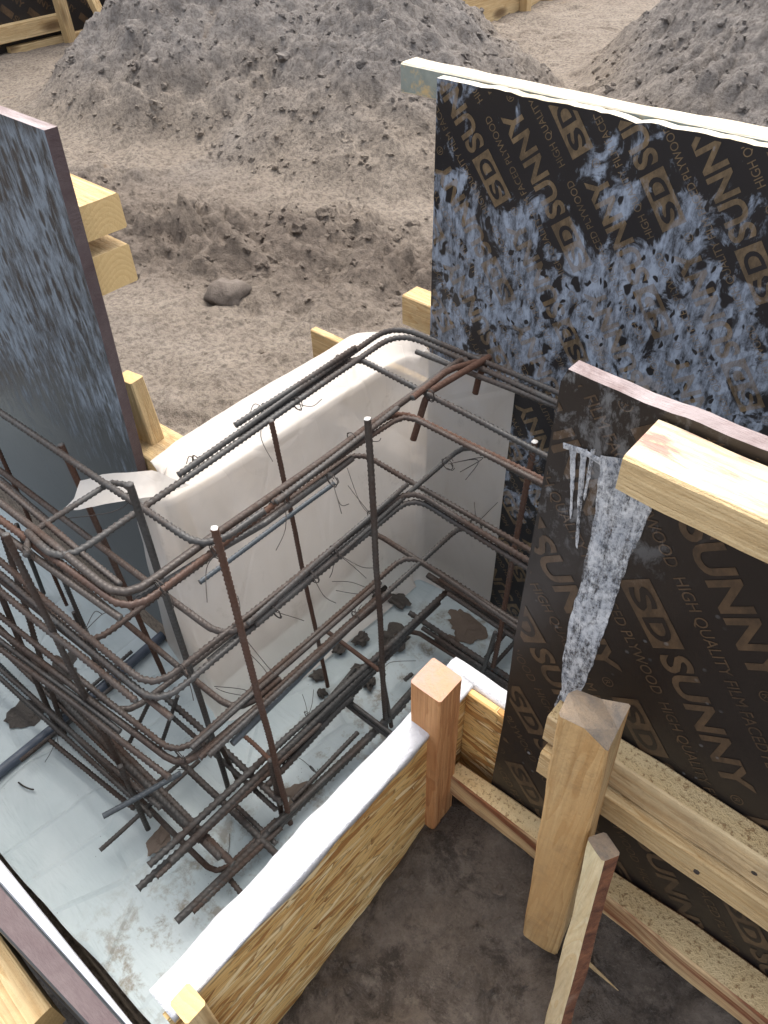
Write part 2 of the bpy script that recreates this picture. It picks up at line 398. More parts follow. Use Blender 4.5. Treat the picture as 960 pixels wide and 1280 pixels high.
def mat_osb(name, along_x):
    k = NT(name)
    if along_x:      # board whose length runs along X: turn it into the Y-Z frame used below
        sx, sy_, sz_ = k.sep(); cb = k.n('ShaderNodeCombineXYZ'); k.set(cb.inputs[0], sy_); k.set(cb.inputs[1], sx); k.set(cb.inputs[2], sz_); k.co = cb.outputs[0]
    pal = ((.05, (.38, .18, .055)), (.25, (.64, .38, .135)), (.5, (.74, .50, .21)), (.75, (.68, .43, .155)), (.95, (.84, .65, .36)))
    g = k.noise(1, 5, .65, .3, sc=(90, 20, 260))
    col_ = None
    for q, (ang, sy, sz, lc) in enumerate(((.05, 13, 84, (0, 0, 0)), (-.20, 16, 96, (3, 1, 2)), (.34, 17, 92, (7, 4, 1)), (.12, 13, 120, (2, 8, 5)))):
        rc = k.map(rot=(ang, 0, 0))
        vc = k.sep(k.voro(1, sc=(1, sy, sz), co=rc, loc=lc, out='Color'))
        ed = k.ramp(k.voro(1, sc=(1, sy, sz), co=rc, loc=lc, feature='DISTANCE_TO_EDGE'), (.0, .5), (.07, 1))
        cc = k.mix(1.0, k.ramp(k.math('ADD', vc[0], k.math('MULTIPLY', k.math('SUBTRACT', g, .5), .18)), *pal), ed, 'MULTIPLY')
        if col_ is None: col_, hh_ = cc, k.math('MULTIPLY', ed, .3)
        else:
            pick = k.math('GREATER_THAN', vc[1], .60)
            col_ = k.mix(pick, col_, cc)
            hh_ = k.math('ADD', k.math('MULTIPLY', hh_, k.math('SUBTRACT', 1.0, pick)), k.math('MULTIPLY', pick, k.math('MULTIPLY', ed, .4+.2*q)))
    sl = k.math('MULTIPLY', k.ramp(k.noise(1, 4, .7, .3, sc=(40, 16, 90), rot=(.3, 0, 0), loc=(3, 1, 2)), (.66, 0), (.71, .8)), 1.0)
    col_ = k.mix(sl, col_, (.24, .10, .035))
    return k.out(col_, .65, k.bump(k.math('ADD', hh_, k.math('MULTIPLY', g, .3)), .6, .004), Specular_IOR_Level=.25)
M_osb = mat_osb('strand_board', False); M_osbx = mat_osb('strand_board_stub', True)

# ------------------------------------------------------------------ the ground
def inside_trench(X, Y):
    a = (Y > -.098) & (Y < .497) & (X < -.341) & (X > -9)
    b = (Y > 0) & (Y < 1.118) & (X < -.341) & (X > -1.03)
    c = (Y > .5385) & (Y < 1.118) & (X > -.5) & (X < 9)
    return a | b | c
HEAPS = [(-3.75, 3.35, 1.40, .95), (-2.75, 3.1, 1.05, .60), (-4.4, 3.85, 1.25, .85), (-4.95, 4.4, 1.25, 1.0), (-.75, 4.65, 1.65, 1.2), (-1.35, 3.8, .85, .35), (.7, 4.6, 1.6, 1.3)]
def ground_h(X, Y, detail=True):
    X = np.asarray(X, float); Y = np.asarray(Y, float)
    near = .205 + .20*np.clip(Y, -1, .5) + .06*np.clip(X+.32, -1, 1)*0 + .075*sstep(.40, .50, Y)*sstep(-.33, -.22, X)
    far = .33 + .05*fbm(X*.5, Y*.5, 2.2, 2)
    side = sstep(.5, 1.3, np.where(X < -.6, Y+.4, Y))
    z = near*(1-side) + far*side
    hs = 0
    for (hx, hy, r, hh) in HEAPS:
        wob = 1+.18*perlin(np.arctan2(Y-hy, X-hx)*1.3, hh, 3.3)
        d = np.sqrt((X-hx)**2+(Y-hy)**2)/(r*wob)
        hs = np.maximum(hs, hh*np.clip(1-d/1.07, 0, 1)**1.15*sstep(1.09, .85, d) )
    z = z+hs
    if detail:
        heap = sstep(.02, .25, hs)
        # a belt of turned-over clods between the trodden strip and the formwork
        belt = 1.5*np.exp(-((Y-.44*X-2.60+.3*perlin(X*1.5, Y*1.5, 5))/.48)**2)*sstep(-4.8, -3.6, X)*sstep(1.18, 1.5, Y)
        belt2 = .8*sstep(.05, .4, perlin(X*.9+4, Y*.9, 1.5))
        rough = np.clip(np.maximum.reduce([heap, belt, belt2*.5]), 0, 1.5)
        rough = np.maximum(rough, (.35+.45*sstep(-.2, .4, perlin(X*6, Y*6, 3.7)))*(1-side))
        lim = np.where(side > .5, 1.0, .9)
        patch = .55+.45*sstep(-.25, .35, perlin(X*1.9, Y*1.9, 31.))
        r2 = rough*patch
        z = z + lim*(.016*fbm(X*2.2, Y*2.2, 0, 3) + (.008+.040*rough)*fbm(X*4.2, Y*4.2, 4, 4)
                     + (.003+.050*r2)*lumps(X, Y, 9., 1) + (.003+.034*r2)*lumps(X, Y, 19., 2) + (.002+.020*r2)*lumps(X, Y, 36., 3)
                     + (.0015+.006*r2)*perlin(X*60, Y*60, 7.))
        # foot prints / dents in the trodden strip
        dn = perlin(X*5.5+3, Y*5.5, 21.); z = z - .02*lim*(1-rough)*sstep(.35, .6, dn)
    return z
def graded(fine_a, fine_b, step, lo, hi, mid=None):
    pts = list(np.arange(fine_a, fine_b+1e-9, step))
    s = step; x = pts[-1]
    while x < hi:
        if mid and x < mid[1]: s = max(step, min(mid[2], s*1.06))
        else: s *= 1.13
        x += s; pts.append(x)
    s = step; x = pts[0]; pre = []
    while x > lo:
        if mid and x > mid[0]: s = min(mid[2], s*1.06)
        else: s *= 1.13
        x -= s; pre.append(x)
    return np.array(pre[::-1]+pts)
gx = graded(-1.9, .45, .0125, -60, 60, (-6.2, 1.2, .0145))
gy = graded(-.25, 1.35, .0125, -20, 90, (-.6, 6.4, .0145))
GX, GY = np.meshgrid(gx, gy, indexing='ij')
GZ = ground_h(GX, GY)
GZ = np.where(inside_trench(GX, GY), np.where(GY < -.05, -.16, -.06), GZ)
nx, ny = GX.shape
idx = np.arange(nx*ny).reshape(nx, ny)
quads = np.stack([idx[:-1, :-1], idx[1:, :-1], idx[1:, 1:], idx[:-1, 1:]], -1).reshape(-1, 4)
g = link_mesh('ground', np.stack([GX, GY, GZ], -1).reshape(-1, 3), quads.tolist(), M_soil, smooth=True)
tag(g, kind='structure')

# loose clods (uncountable)
def ico(sub):
    bm = bmesh.new(); bmesh.ops.create_icosphere(bm, subdivisions=sub, radius=1)
    V = np.array([v.co[:] for v in bm.verts]); Fc = [[v.index for v in f.verts] for f in bm.faces]; bm.free(); return V, np.array(Fc)
IV1, IF1 = ico(1); IV2, IF2 = ico(2); IV3, IF3 = ico(3)
def clod_verts(IV, seed, size, squash=.7, rough=.55):
    n = fbm(IV[:, 0]*1.3+seed*7.1, IV[:, 1]*1.3+seed*3.3, IV[:, 2]*1.3, 3)
    V = IV*(1+rough*n)[:, None]
    V = V*np.array([1, rng.uniform(.65, 1), squash])*size
    a = rng.uniform(0, 6.28); c, s = math.cos(a), math.sin(a)
    return V@np.array([[c, -s, 0], [s, c, 0], [0, 0, 1]])
VV, FF = [], []; base = 0
cand = 0
while len(VV) < 9000 and cand < 120000:
    cand += 1
    x = rng.uniform(-6.2, .8); y = rng.uniform(.9, 6.6)
    if inside_trench(np.array(x), np.array(y)) or (x > -1.08 and y < 1.3) or (y < .56+.05): continue
    if y < 1.0 and x > -1.45: continue
    hs = max(hh*max(0, 1-math.hypot(x-hx, y-hy)/r) for hx, hy, r, hh in HEAPS)
    belt = math.exp(-((y-.44*x-2.62)/.45)**2) if x > -4.6 else 0
    pr = .06+.9*belt+(.75 if hs > .05 else 0)
    if rng.uniform() > pr: continue
    size = min(.030, .005+.0052*rng.exponential()) * (1.0 if hs > .05 or belt > .3 else .6)
    VV.append((x, y, size))
for _ in range(700):
    x = rng.uniform(-.33, .5); y = rng.uniform(-.1, .50)
    VV.append((x, y, min(.014, .002+.0028*rng.exponential())))
pts = np.array(VV); zz = ground_h(pts[:, 0], pts[:, 1])
AV, AF = [], []
for i, (x, y, s) in enumerate(pts):
    big = s > .010
    IV, IF = (IV2, IF2) if big else (IV1, IF1)
    V = clod_verts(IV, i*.37, s, .7, .8) + np.array([x, y, zz[i]-s*.28])
    AV.append(V); AF.append(IF+base); base += len(V)
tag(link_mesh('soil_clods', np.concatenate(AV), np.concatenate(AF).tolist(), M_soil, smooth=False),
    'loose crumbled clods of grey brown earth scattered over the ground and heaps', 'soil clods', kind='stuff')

# ------------------------------------------------------------------ lumber
def loft(name, secs, mat, parent=None, seed=0, warp=.0012, bevel=.0025, origin=None, n=16, smooth=False, endmat=None, side=None):
    """secs: [(p, [4 corner offsets])...] -> box-like plank between two 4-corner end sections, with slight sawn unevenness"""
    A = np.array([tuple(p) for p in secs[0]]); B = np.array([tuple(p) for p in secs[1]])
    m = 4; sub = 3
    def ring(Q):
        R = []
        for i in range(4):
            p, q = Q[i], Q[(i+1) % 4]
            L = np.linalg.norm(q-p); b = min(.2, bevel/L)
            for t in (b, .5, 1-b): R.append(p+(q-p)*t)
        return np.array(R)
    RA, RB = ring(A), ring(B); k = len(RA)
    vs_, fs = [], []
    for i in range(n+1):
        t = i/n; R = RA+(RB-RA)*t
        c = R.mean(0)
        wv = fbm(R[:, 0]*9+seed, R[:, 1]*9, R[:, 2]*9+seed*2, 2)
        d = R-c
        R = R+d/np.linalg.norm(d, axis=1)[:, None]*(wv*warp)[:, None]
        vs_ += R.tolist()
    for i in range(n):
        for j in range(k):
            fs.append([i*k+j, i*k+(j+1) % k, (i+1)*k+(j+1) % k, (i+1)*k+j])
    side = side or {}
    extra = list(dict.fromkeys(side.values()))
    midx = [2+extra.index(side[(q % k)//3]) if (q % k)//3 in side and (q % k) % 3 != 2 else 0 for q in range(len(fs))]
    fs.append(list(range(k))[::-1]); fs.append([n*k+j for j in range(k)])
    midx += [1, 1] if endmat else [0, 0]
    o = origin if origin is not None else (A.mean(0)+B.mean(0))/2
    ob = link_mesh(name, vs_, fs, [mat, endmat or mat]+extra, parent, o, mat_idx=midx)
    bm = bmesh.new(); bm.from_mesh(ob.data); bmesh.ops.recalc_face_normals(bm, faces=bm.faces); bm.to_mesh(ob.data); bm.free()
    return ob
def box_x(x0, x1, y0, y1, z0, z1, dz=0., dyf=0.):
    """sections for a beam along X; dz lifts the right end, dyf moves its front"""
    a = [(x0, y0, z0), (x0, y1, z0), (x0, y1, z1), (x0, y0, z1)]
    b = [(x1, y0+dyf, z0+dz), (x1, y1, z0+dz), (x1, y1, z1+dz), (x1, y0+dyf, z1+dz)]
    return a, b
def box_y(x0, x1, y0, y1, z0, z1):
    return [(x0, y0, z0), (x1, y0, z0), (x1, y0, z1), (x0, y0, z1)], [(x0, y1, z0), (x1, y1, z0), (x1, y1, z1), (x0, y1, z1)]
def post(base, top, wx, wy, twist=0.0, tip=None, topcut=0.0):
    base = Vector(base); top = Vector(top); ax = (top-base).normalized()
    ex = Vector((1, 0, 0)); ex = (ex-ax*ex.dot(ax)).normalized(); ey = ax.cross(ex)
    c, s = math.cos(twist), math.sin(twist)
    e1 = ex*c+ey*s; e2 = -ex*s+ey*c
    q = [(-1, -1), (1, -1), (1, 1), (-1, 1)]
    return [base+e1*(a*wx/2)+e2*(b*wy/2) for a, b in q], [top+e1*(a*wx/2)+e2*(b*wy/2) + ax*topcut*(b) for a, b in q]

M_end = (lambda k: k.out(k.mix(k.ramp(k.math('FRACT', k.math('MULTIPLY', k.noise(9, 1, .4, .2), 26.)), (0, 0), (.9, .5)), (.68, .48, .22), (.56, .35, .14)), .8, k.bump(k.noise(140, 4, .7), .6, .003)))(NT('pine_end_grain'))
M_endgrey = (lambda k: k.out(k.mix(k.ramp(k.noise(20, 5, .7, .5), (.35, 0), (.7, 1)), (.21, .175, .14), (.46, .33, .21)), .85, k.bump(k.noise(120, 5, .75), .8, .004)))(NT('weathered_end_grain'))
def mat_sawdust():
    k = NT('sawdust_covered_pine')
    g = k.noise(170, 4, .75); b = k.noise(9, 5, .6, .6, sc=(.4, 1, 1))
    c = k.mix(k.ramp(b, (.35, 0), (.7, 1)), (.66, .46, .22), (.74, .58, .33))
    c = k.mix(k.ramp(g, (.54, 0), (.62, .75)), c, (.26, .13, .045))
    return k.out(c, .85, k.bump(g, .8, .006))
M_sawdust = mat_sawdust()
def mat_bark():
    k = NT('pine_bark')
    g = k.noise(38, 6, .72, .5); b = k.noise(8, 5, .65, .5)
    c = k.mix(k.ramp(g, (.35, 0), (.65, 1)), (.075, .026, .014), (.30, .12, .055))
    c = k.mix(k.ramp(b, (.55, 0), (.66, .8)), c, (.36, .22, .15))
    return k.out(c, .85, k.bump(g, 1.0, .008))
M_bark = mat_bark()
def mat_stainwood():
    k = NT('green_grey_stained_pine')
    b = k.noise(14, 6, .7, .5); e = k.noise(60, 5, .7)
    c = k.mix(k.ramp(b, (.40, 0), (.50, 1)), (.52, .38, .19), k.mix(e, (.17, .20, .18), (.34, .36, .31)))
    return k.out(c, .85, k.bump(e, .4, .004))
M_stainwood = mat_stainwood()
def mat_pinktop():
    k = NT('resin_streaked_pine')
    b = k.noise(1, 6, .68, .5, sc=(9, 30, 30), loc=(3, 1, 0)); e = k.noise(1, 5, .7, .3, sc=(14, 160, 160))
    c = k.mix(k.ramp(e, (.35, 0), (.65, 1)), (.80, .66, .46), (.66, .48, .27))
    c = k.mix(k.ramp(b, (.54, 0), (.62, .85)), c, (.40, .19, .16))
    c = k.mix(k.ramp(k.noise(1, 6, .7, .4, sc=(12, 34, 34), loc=(1, 5, 2)), (.60, 0), (.70, .6)), c, (.36, .30, .24))
    return k.out(c, .8, k.bump(e, .8, .005))
M_pinktop = mat_pinktop()
M_endpink = (lambda k: k.out(k.mix(k.ramp(k.noise(16, 5, .7, .8, loc=(3, 1, 2)), (.35, 0), (.65, 1)), (.52, .30, .17), (.46, .31, .26)), .85, k.bump(k.noise(160, 5, .75), .7, .004)))(NT('pink_end_grain'))

# beam on the lower panel
o = loft('timber_beam', box_x(-.163, .42, .452, .5115, 1.163, 1.199), wood(1.3, 0, dirt=.10), seed=1, warp=.0022, n=40, endmat=M_end, side={2: M_pinktop})
tag(o, 'thick yellow pine beam with pinkish bark streak near the top of the lower printed panel', 'beam')
o = loft('timber_plank', box_x(-.185, .5, .480, .5115, .709, .765, .012, -.004), mat_wood('chipped_pine', (.72, .56, .33), (.46, .27, .11), 4.4, 0, dirt=.15), seed=2, warp=.002, n=40, endmat=M_end, side={2: M_sawdust})
tag(o, 'upper of two stacked pale planks across the middle of the lower printed panel', 'plank')
o = loft('timber_plank', box_x(-.178, .5, .468, .5115, .655, .705, .012), wood(6.1, 0, dirt=.1), seed=3, warp=.0018, n=40, endmat=M_end)
tag(o, 'lower of two stacked pale planks behind the leaning broad stake', 'plank')
o = loft('waney_plank', box_x(-.322, .42, .482, .5115, .385, .442, .062, -.03), mat_wood('waney_pine', (.66, .48, .26), (.50, .30, .14), 9.2, 0, bark=.45, dirt=.15), seed=4, warp=.003, n=40, endmat=M_end, side={2: M_sawdust})
tag(o, 'bottom plank with red brown bark lying on dark soil under the lower printed panel', 'plank')

# square post in the corner
o = loft('corner_post', post((-.3405, .4665, .16), (-.3405, .4665, .706), .051, .050), mat_wood('orange_pine', (.62, .33, .14), (.34, .115, .035), 2.2, 2, dirt=.10), seed=5, warp=.0012, n=24, endmat=M_endpink)
tag(o, 'short square orange pine post at the corner of the strand board form', 'post')
cp = o
# big leaning stake
bt = ony(741, 893, .425); bb = onz(678, 1185, .215); bb = Vector((bb.x, bb.y-.0, .13)) if False else bb
bsec = post(bb + (bb-bt).normalized()*.09, bt, .056, .046, .12)
o = loft('broad_stake', bsec, mat_wood('pale_pine', (.68, .47, .23), (.42, .22, .07), 7.7, 2, dirt=.12, tint=(.58, .34, .14)), seed=6, warp=.0018, n=24, endmat=M_endgrey, side={1: wood(7.9, 2, dirt=.1, tint=(.46, .20, .06))})
# broken, notched top
me = o.data
for v in me.vertices:
    wz = v.co.z + o.location.z
    if wz > bt.z-.02:
        v.co.z += .022*perlin(v.co.x*60, v.co.y*60, 3.1)
tag(o, 'broad leaning pine stake with weathered broken top in front of the stacked planks', 'stake')
# thin stake
tt = ony(755, 1058, .405); tb = onz(692, 1300, .26)
o = loft('thin_stake', post(tb+(tb-tt).normalized()*.12, tt, .029, .023, -.5), mat_wood('split_pine', (.80, .66, .42), (.68, .48, .24), 3.6, 2, dirt=.03), seed=7, warp=.0022, n=30, endmat=M_endgrey, side={1: M_bark})
tag(o, 'thin split stake with bark edge and dark sawn top standing nearest the viewer', 'stake')

# walings behind the big printed panel
o = loft('timber_beam', box_x(-.953, .6, 1.128, 1.172, 1.172, 1.2185), mat_wood('stained_pine', (.80, .74, .60), (.62, .52, .36), 5.2, 0, dirt=.1), seed=8, warp=.003, n=60, endmat=M_endgrey, side={3: M_stainwood})
tag(o, 'stained beam along the top back edge of the big printed panel', 'beam')
o = loft('timber_beam', box_x(-.955, .3, 1.128, 1.180, .712, .782), wood(8.8, 0), seed=9, endmat=M_end)
tag(o, 'yellow beam end poking out left of the big printed panel', 'beam')
o = loft('timber_board', box_x(-1.255, -.3, 1.1285, 1.15, .40, .588, .0), wood(11.4, 0, dirt=.2), seed=10, endmat=M_end)
tag(o, 'pale board end standing on edge behind the white plastic near the soil', 'board')
# pieces behind the left panel
o = loft('timber_beam', box_x(-2.3, -1.040, .512, .588, 1.095, 1.147), wood(12.7, 0, dirt=.06), seed=11, endmat=M_end)
tag(o, 'upper of two pale beam ends jutting right of the blue grey panel', 'beam', 'beam ends behind the left panel')
o = loft('timber_beam', box_x(-2.3, -1.038, .512, .582, 1.012, 1.072), wood(13.9, 0, dirt=.06), seed=12, endmat=M_end)
tag(o, 'lower of two pale beam ends jutting right of the blue grey panel', 'beam', 'beam ends behind the left panel')
o = loft('timber_stake', post((-1.075, .565, .25), (-1.112, .555, .812), .045, .03, .1), wood(14.5, 2, tint=(.66, .38, .12)), seed=13, endmat=M_end)
tag(o, 'yellow stake behind the right edge of the blue grey panel', 'stake')
o = loft('timber_block', box_x(-1.16, -.985, .515, .60, .60, .672, .01), wood(15.1, 0, dirt=.3), seed=14, endmat=M_end)
tag(o, 'pale timber block lying behind the white plastic beside the blue grey panel', 'block')
o = loft('timber_prop', post((-.10, .62, .55), (-.045, .63, 1.235), .05, .04, .2), wood(16.2, 2), seed=15, endmat=M_end)
tag(o, 'pale spacer between the two printed panels at the right edge', 'spacer')

# near left: timbers outside the closest panel
o = loft('timber_beam', box_x(-1.6, onz(60, 1262, .53).x, -.215, -.095, .47, .53), wood(17.3, 0, dirt=.12), seed=16, warp=.002, endmat=M_end)
tag(o, 'pale beam outside the closest panel in the bottom left corner', 'beam')
o = loft('timber_stake', post((-.405, -.150, .05), (-.405, -.145, .585), .075, .065, .5), mat_wood('grey_pine', (.50, .42, .30), (.34, .26, .16), 18.1, 2, grey=.9), seed=17, endmat=M_endgrey)
tag(o, 'grey weathered stake top against the closest panel at the bottom edge', 'stake')
o = loft('wood_stake', post((-.318, .012, .1), (-.318, .012, .645), .03, .026, .0), wood(19.3, 2, dirt=.2), seed=18, endmat=M_end)
tag(o, 'small tan stake top against the near end of the strand board', 'stake')

M_nail = (lambda k: k.out((.09, .08, .075), .5, Metallic=.6))(NT('nail_steel'))
def nail(par, x, y, z):
    Vx, Fx, ii = tube([(x, y+.004, z), (x, y-.0008, z)], .0034, .002, 12); Fx += [ii[0][::-1].tolist(), ii[-1].tolist()]
    link_mesh('nail_head', Vx, Fx, M_nail, par, par.location, smooth=False)
# ------------------------------------------------------------------ film-faced plywood panels
def panel(name, poly, y0, y1, mats, label, origin):
    """vertical panel: poly = [(x,z)...] counter-clockwise seen from the camera side (-y); faces: 0 front film, 1 edge, 2 top"""
    n = len(poly)
    vs_ = [(x, y0, z) for x, z in poly]+[(x, y1, z) for x, z in poly]
    fs = [list(range(n))]; mi = [0]
    fs.append([n+i for i in range(n)][::-1]); mi.append(0)
    for i in range(n):
        j = (i+1) % n
        fs.append([i, n+i, n+j, j]); 
        dz = abs(poly[j][1]-poly[i][1]); dx = abs(poly[j][0]-poly[i][0])
        mi.append(2 if dx > dz else 1)
    o = link_mesh(name, vs_, fs, mats, None, origin, mat_idx=mi)
    bm = bmesh.new(); bm.from_mesh(o.data); bmesh.ops.recalc_face_normals(bm, faces=bm.faces); bm.to_mesh(o.data); bm.free()
    tag(o, label, 'plywood panel')
    return o

def ragged(x0, x1, z, amp, n, seed):
    xs = np.linspace(x0, x1, n); return [(float(x), float(z+amp*fbm(x*25+seed, 1.7, seed, 3))) for x in xs]

F_up = mat_film_face('film_face_residue', (.0105, .0098, .0115), (.31, .36, .44), 'upper')
F_low = mat_film_face('film_face_dark', (.0135, .0105, .0095), (.30, .31, .32), 'low')
F_left = mat_film_face('film_face_blue', (.012, .0125, .0145), (.23, .275, .32), 'left')
L_up = mat_film_face('print_ink_residue', (.165, .115, .064), (.31, .36, .44), 'upper', True)
L_low = mat_film_face('print_ink', (.088, .056, .032), (.30, .31, .32), 'low')

YL, YB = .5135, 1.106
top_low = ragged(.45, -.250, 1.2085, .0022, 60, 4.)
lowp = panel('plywood_panel', [(-.262, .36), (.45, .36)]+top_low+[(-.255, 1.195), (-.258, 1.0), (-.2605, .8), (-.258, .62), (-.261, .47)], YL, YL+.018, [F_low, M_edge_grey, M_edge_grey],
             'lower dark printed panel nearest the viewer with a white cement run down its face', (0, YL, 0))
top_up = ragged(.7, -.857, 1.2150, .0035, 140, 9.)
upp = panel('plywood_panel', [(-.868, .0), (.7, .0)]+top_up, YB, YB+.018, [F_up, M_edge_grey, M_white_top],
            'big printed panel at the back half covered in blue grey residue', (0, YB, 0))
leftp = panel('plywood_panel', [(-2.6, .02), (-1.165, .02), (-1.105, .35), (-1.064, .65), (-1.032, .98), (-1.010, 1.262), (-2.6, 1.262)][:], .492, .511, [F_left, M_edge_purple, M_edge_grey],
              'unprinted looking blue grey panel standing at the left edge of the photo', (0, .492, 0))
def lean_x(x0, x1, yo, yi, yob, yib, z0, z1):
    return [(x0, yob, z0), (x0, yib, z0), (x0, yi, z1), (x0, yo, z1)], [(x1, yob, z0), (x1, yib, z0), (x1, yi, z1), (x1, yo, z1)]
def at_line(p, q, x, z=.6):
    a, b = onz(p[0], p[1], z), onz(q[0], q[1], z); return a.y+(b.y-a.y)*(x-a.x)/(b.x-a.x)
LN = [((0, 1074), (163, 1276)), ((0, 1104), (150, 1273)), ((0, 1164), (108, 1281))]
def near_secs(outer, inner, x0, x1, z1, db):
    r = []
    for x in (x0, x1):
        yo, yi = at_line(*LN[outer], x), at_line(*LN[inner], x)
        r.append([(x, yo-db, 0), (x, yi-db, 0), (x, yi, z1), (x, yo, z1)])
    return r
nearp = loft('plywood_panel', near_secs(2, 1, -1.9, -.36, .600, .031), F_left, seed=51, warp=.0012, n=60, endmat=M_edge_purple, side={2: M_edge_purple})
tag(nearp, 'closest panel seen from above in the bottom left corner with purple brown edge', 'plywood panel')
k = NT('silver_film'); M_silver = k.out(k.mix(k.noise(9, 5, .6), (.36, .36, .39), (.60, .60, .62)), .35, k.bump(k.noise(30, 4, .6, sc=(.2, 1, 1)), .4, .006))
lin = loft('film_lining', near_secs(1, 0, -1.9, -.362, .602, .031), M_silver, seed=52, warp=.002, n=60, bevel=.005)
tag(lin, 'silvery plastic covered lining strip along the inner edge of the closest panel', 'lining')

# printing ------------------------------------------------------------
def text_bm(body, size, bold=0.0, spacing=1.0):
    cu = bpy.data.curves.new('t', 'FONT'); cu.body = body; cu.size = size; cu.offset = bold; cu.space_character = spacing
    cu.resolution_u = 4
    ob = bpy.data.objects.new('t', cu); col.objects.link(ob)
    dg = bpy.context.evaluated_depsgraph_get(); dg.update()
    me = bpy.data.meshes.new_from_object(ob.evaluated_get(dg))
    V = np.array([v.co[:2] for v in me.vertices]); Fc = [list(p.vertices) for p in me.polygons]
    bpy.data.objects.remove(ob); bpy.data.curves.remove(cu); bpy.data.meshes.remove(me)
    return V, Fc
def fit(VF, x0, x1, y0, y1):
    V, Fc = VF; mn, mx = V.min(0), V.max(0)
    return (V-mn)/(mx-mn)*np.array([x1-x0, y1-y0])+np.array([x0, y0]), Fc
T_SUNNY = text_bm('SUNNY', 1, .028)
T_SD_S, T_SD_D = text_bm('S', 1, .03), text_bm('D', 1, .03)
T_HQ = text_bm('HIGH QUALITY FILM FACED PLYWOOD', 1, .0)
T_R = text_bm('R', 1, .0)
def ringshape(cx, cy, r0, r1, n=18):
    V, Fc = [], []
    for i in range(n):
        a = 2*math.pi*i/n; V += [(cx+r0*math.cos(a), cy+r0*math.sin(a)), (cx+r1*math.cos(a), cy+r1*math.sin(a))]
        j = (i+1) % n; Fc.append([2*i, 2*i+1, 2*j+1, 2*j])
    return np.array(V), Fc
def print_unit(cap, boxlen, total, small, small_n, small_len):
    """one repeat in (t, n): lettering pieces and dark pieces"""
    br = []
    br.append((np.array([(0, -.02*cap), (boxlen, -.02*cap), (boxlen, 1.02*cap), (0, 1.02*cap)]), [[0, 1, 2, 3]]))
    br.append(fit(T_SUNNY, boxlen*1.10, total, 0, cap))
    br.append(fit(T_HQ, 0, small_len, small_n, small_n+small))
    rx = total+.016
    br.append(ringshape(rx, .006, .0058, .0070)); br.append(fit(T_R, rx-.0028, rx+.0030, .0025, .0095))
    dk = [fit(T_SD_S, boxlen*.10, boxlen*.44, cap*.14, cap*.86), fit(T_SD_D, boxlen*.54, boxlen*.90, cap*.14, cap*.86)]
    return br, dk
def lay_print(par, y, rect, tdir, ndir, rows, unit, period, mats, off):
    """rows: list of (n0, t0); points = t*tdir + n*ndir in (x,z); clipped to rect"""
    x0, x1, z0, z1 = rect
    bm = bmesh.new()
    for pieces, mi_, dy in ((unit[0], 0, -.0006), (unit[1], 1, -.0010)):
        for n0, t0 in rows:
            for m in range(-8, 9):
                ts = t0+m*period
                c = np.array(tdir)*(ts+period/2)+np.array(ndir)*n0
                if not (x0-.25 < c[0] < x1+.25 and z0-.25 < c[1] < z1+.25): continue
                for V, Fc in pieces:
                    P = (V[:, :1]+ts)*np.array(tdir)+(V[:, 1:]*off+n0)*np.array(ndir)
                    bv = [bm.verts.new((p[0], y+dy, p[1])) for p in P]
                    for f in Fc:
                        try: bm.faces.new([bv[i] for i in f]).material_index = mi_
                        except ValueError: pass
    for co, no in (((x0, 0, 0), (-1, 0, 0)), ((x1, 0, 0), (1, 0, 0)), ((0, 0, z0), (0, 0, -1)), ((0, 0, z1), (0, 0, 1))):
        bmesh.ops.bisect_plane(bm, geom=bm.verts[:]+bm.edges[:]+bm.faces[:], plane_co=co, plane_no=no, clear_outer=True)
    bm.normal_update()
    bmesh.ops.reverse_faces(bm, faces=[f for f in bm.faces if f.normal.y > 0])
    link_bm('printed_lettering', bm, mats, par, (0, par.location.y, 0))
S2 = 1/math.sqrt(2)
unit_l = print_unit(.0345, .084, .272, .0155, .058, .298)
rows = [(.508+.0905*k, -.880+(.158 if k % 2 else 0)) for k in range(-7, 8)]
lay_print(lowp, YL, (-.2535, .449, .365, 1.200), (.629, -.777), (.777, .629), rows, unit_l, .310, (L_low, F_low), 1.0)
unit_u = print_unit(.0385, .086, .272, .0145, .052, .285)
rows = [(.1185+.0864*k, 1.260-(.158 if k % 2 else 0)) for k in range(-8, 16)]
lay_print(upp, YB, (-.856, .69, .01, 1.211), (-.624, .7815), (.7815, .624), rows, unit_u, .310, (L_up, F_up), -1.0)

# cement run on the lower panel ---------------------------------------
def mat_cement():
    k = NT('dried_cement')
    st = k.noise(34, 6, .75, .3, sc=(2.6, 1, .40), rot=(0, -.16, 0)); f = k.noise(210, 4, .75, .2, sc=(1, 1, .7)); b = k.noise(26, 5, .65)
    c = k.mix(k.ramp(k.math('ADD', k.math('MULTIPLY', b, .5), k.math('MULTIPLY', f, .5)), (.36, 0), (.64, 1)), (.27, .30, .35), (.80, .81, .82))
    k.out(c, .7, k.bump(k.math('ADD', st, k.math('MULTIPLY', f, .8)), .6, .004))
    hol = k.ramp(k.math('ADD', k.math('MULTIPLY', st, .72), k.math('MULTIPLY', f, .40)), (.44, .08), (.60, .92))
    tr = k.n('ShaderNodeBsdfTransparent'); mx = k.n('ShaderNodeMixShader')
    k.set(mx.inputs[0], hol); k.t.links.new(tr.outputs[0], mx.inputs[1]); k.t.links.new(k.bsdf.outputs[0], mx.inputs[2])
    k.t.links.new(mx.outputs[0], k.t.nodes['Material Output'].inputs['Surface'])
    return k.m
M_cem = mat_cement()
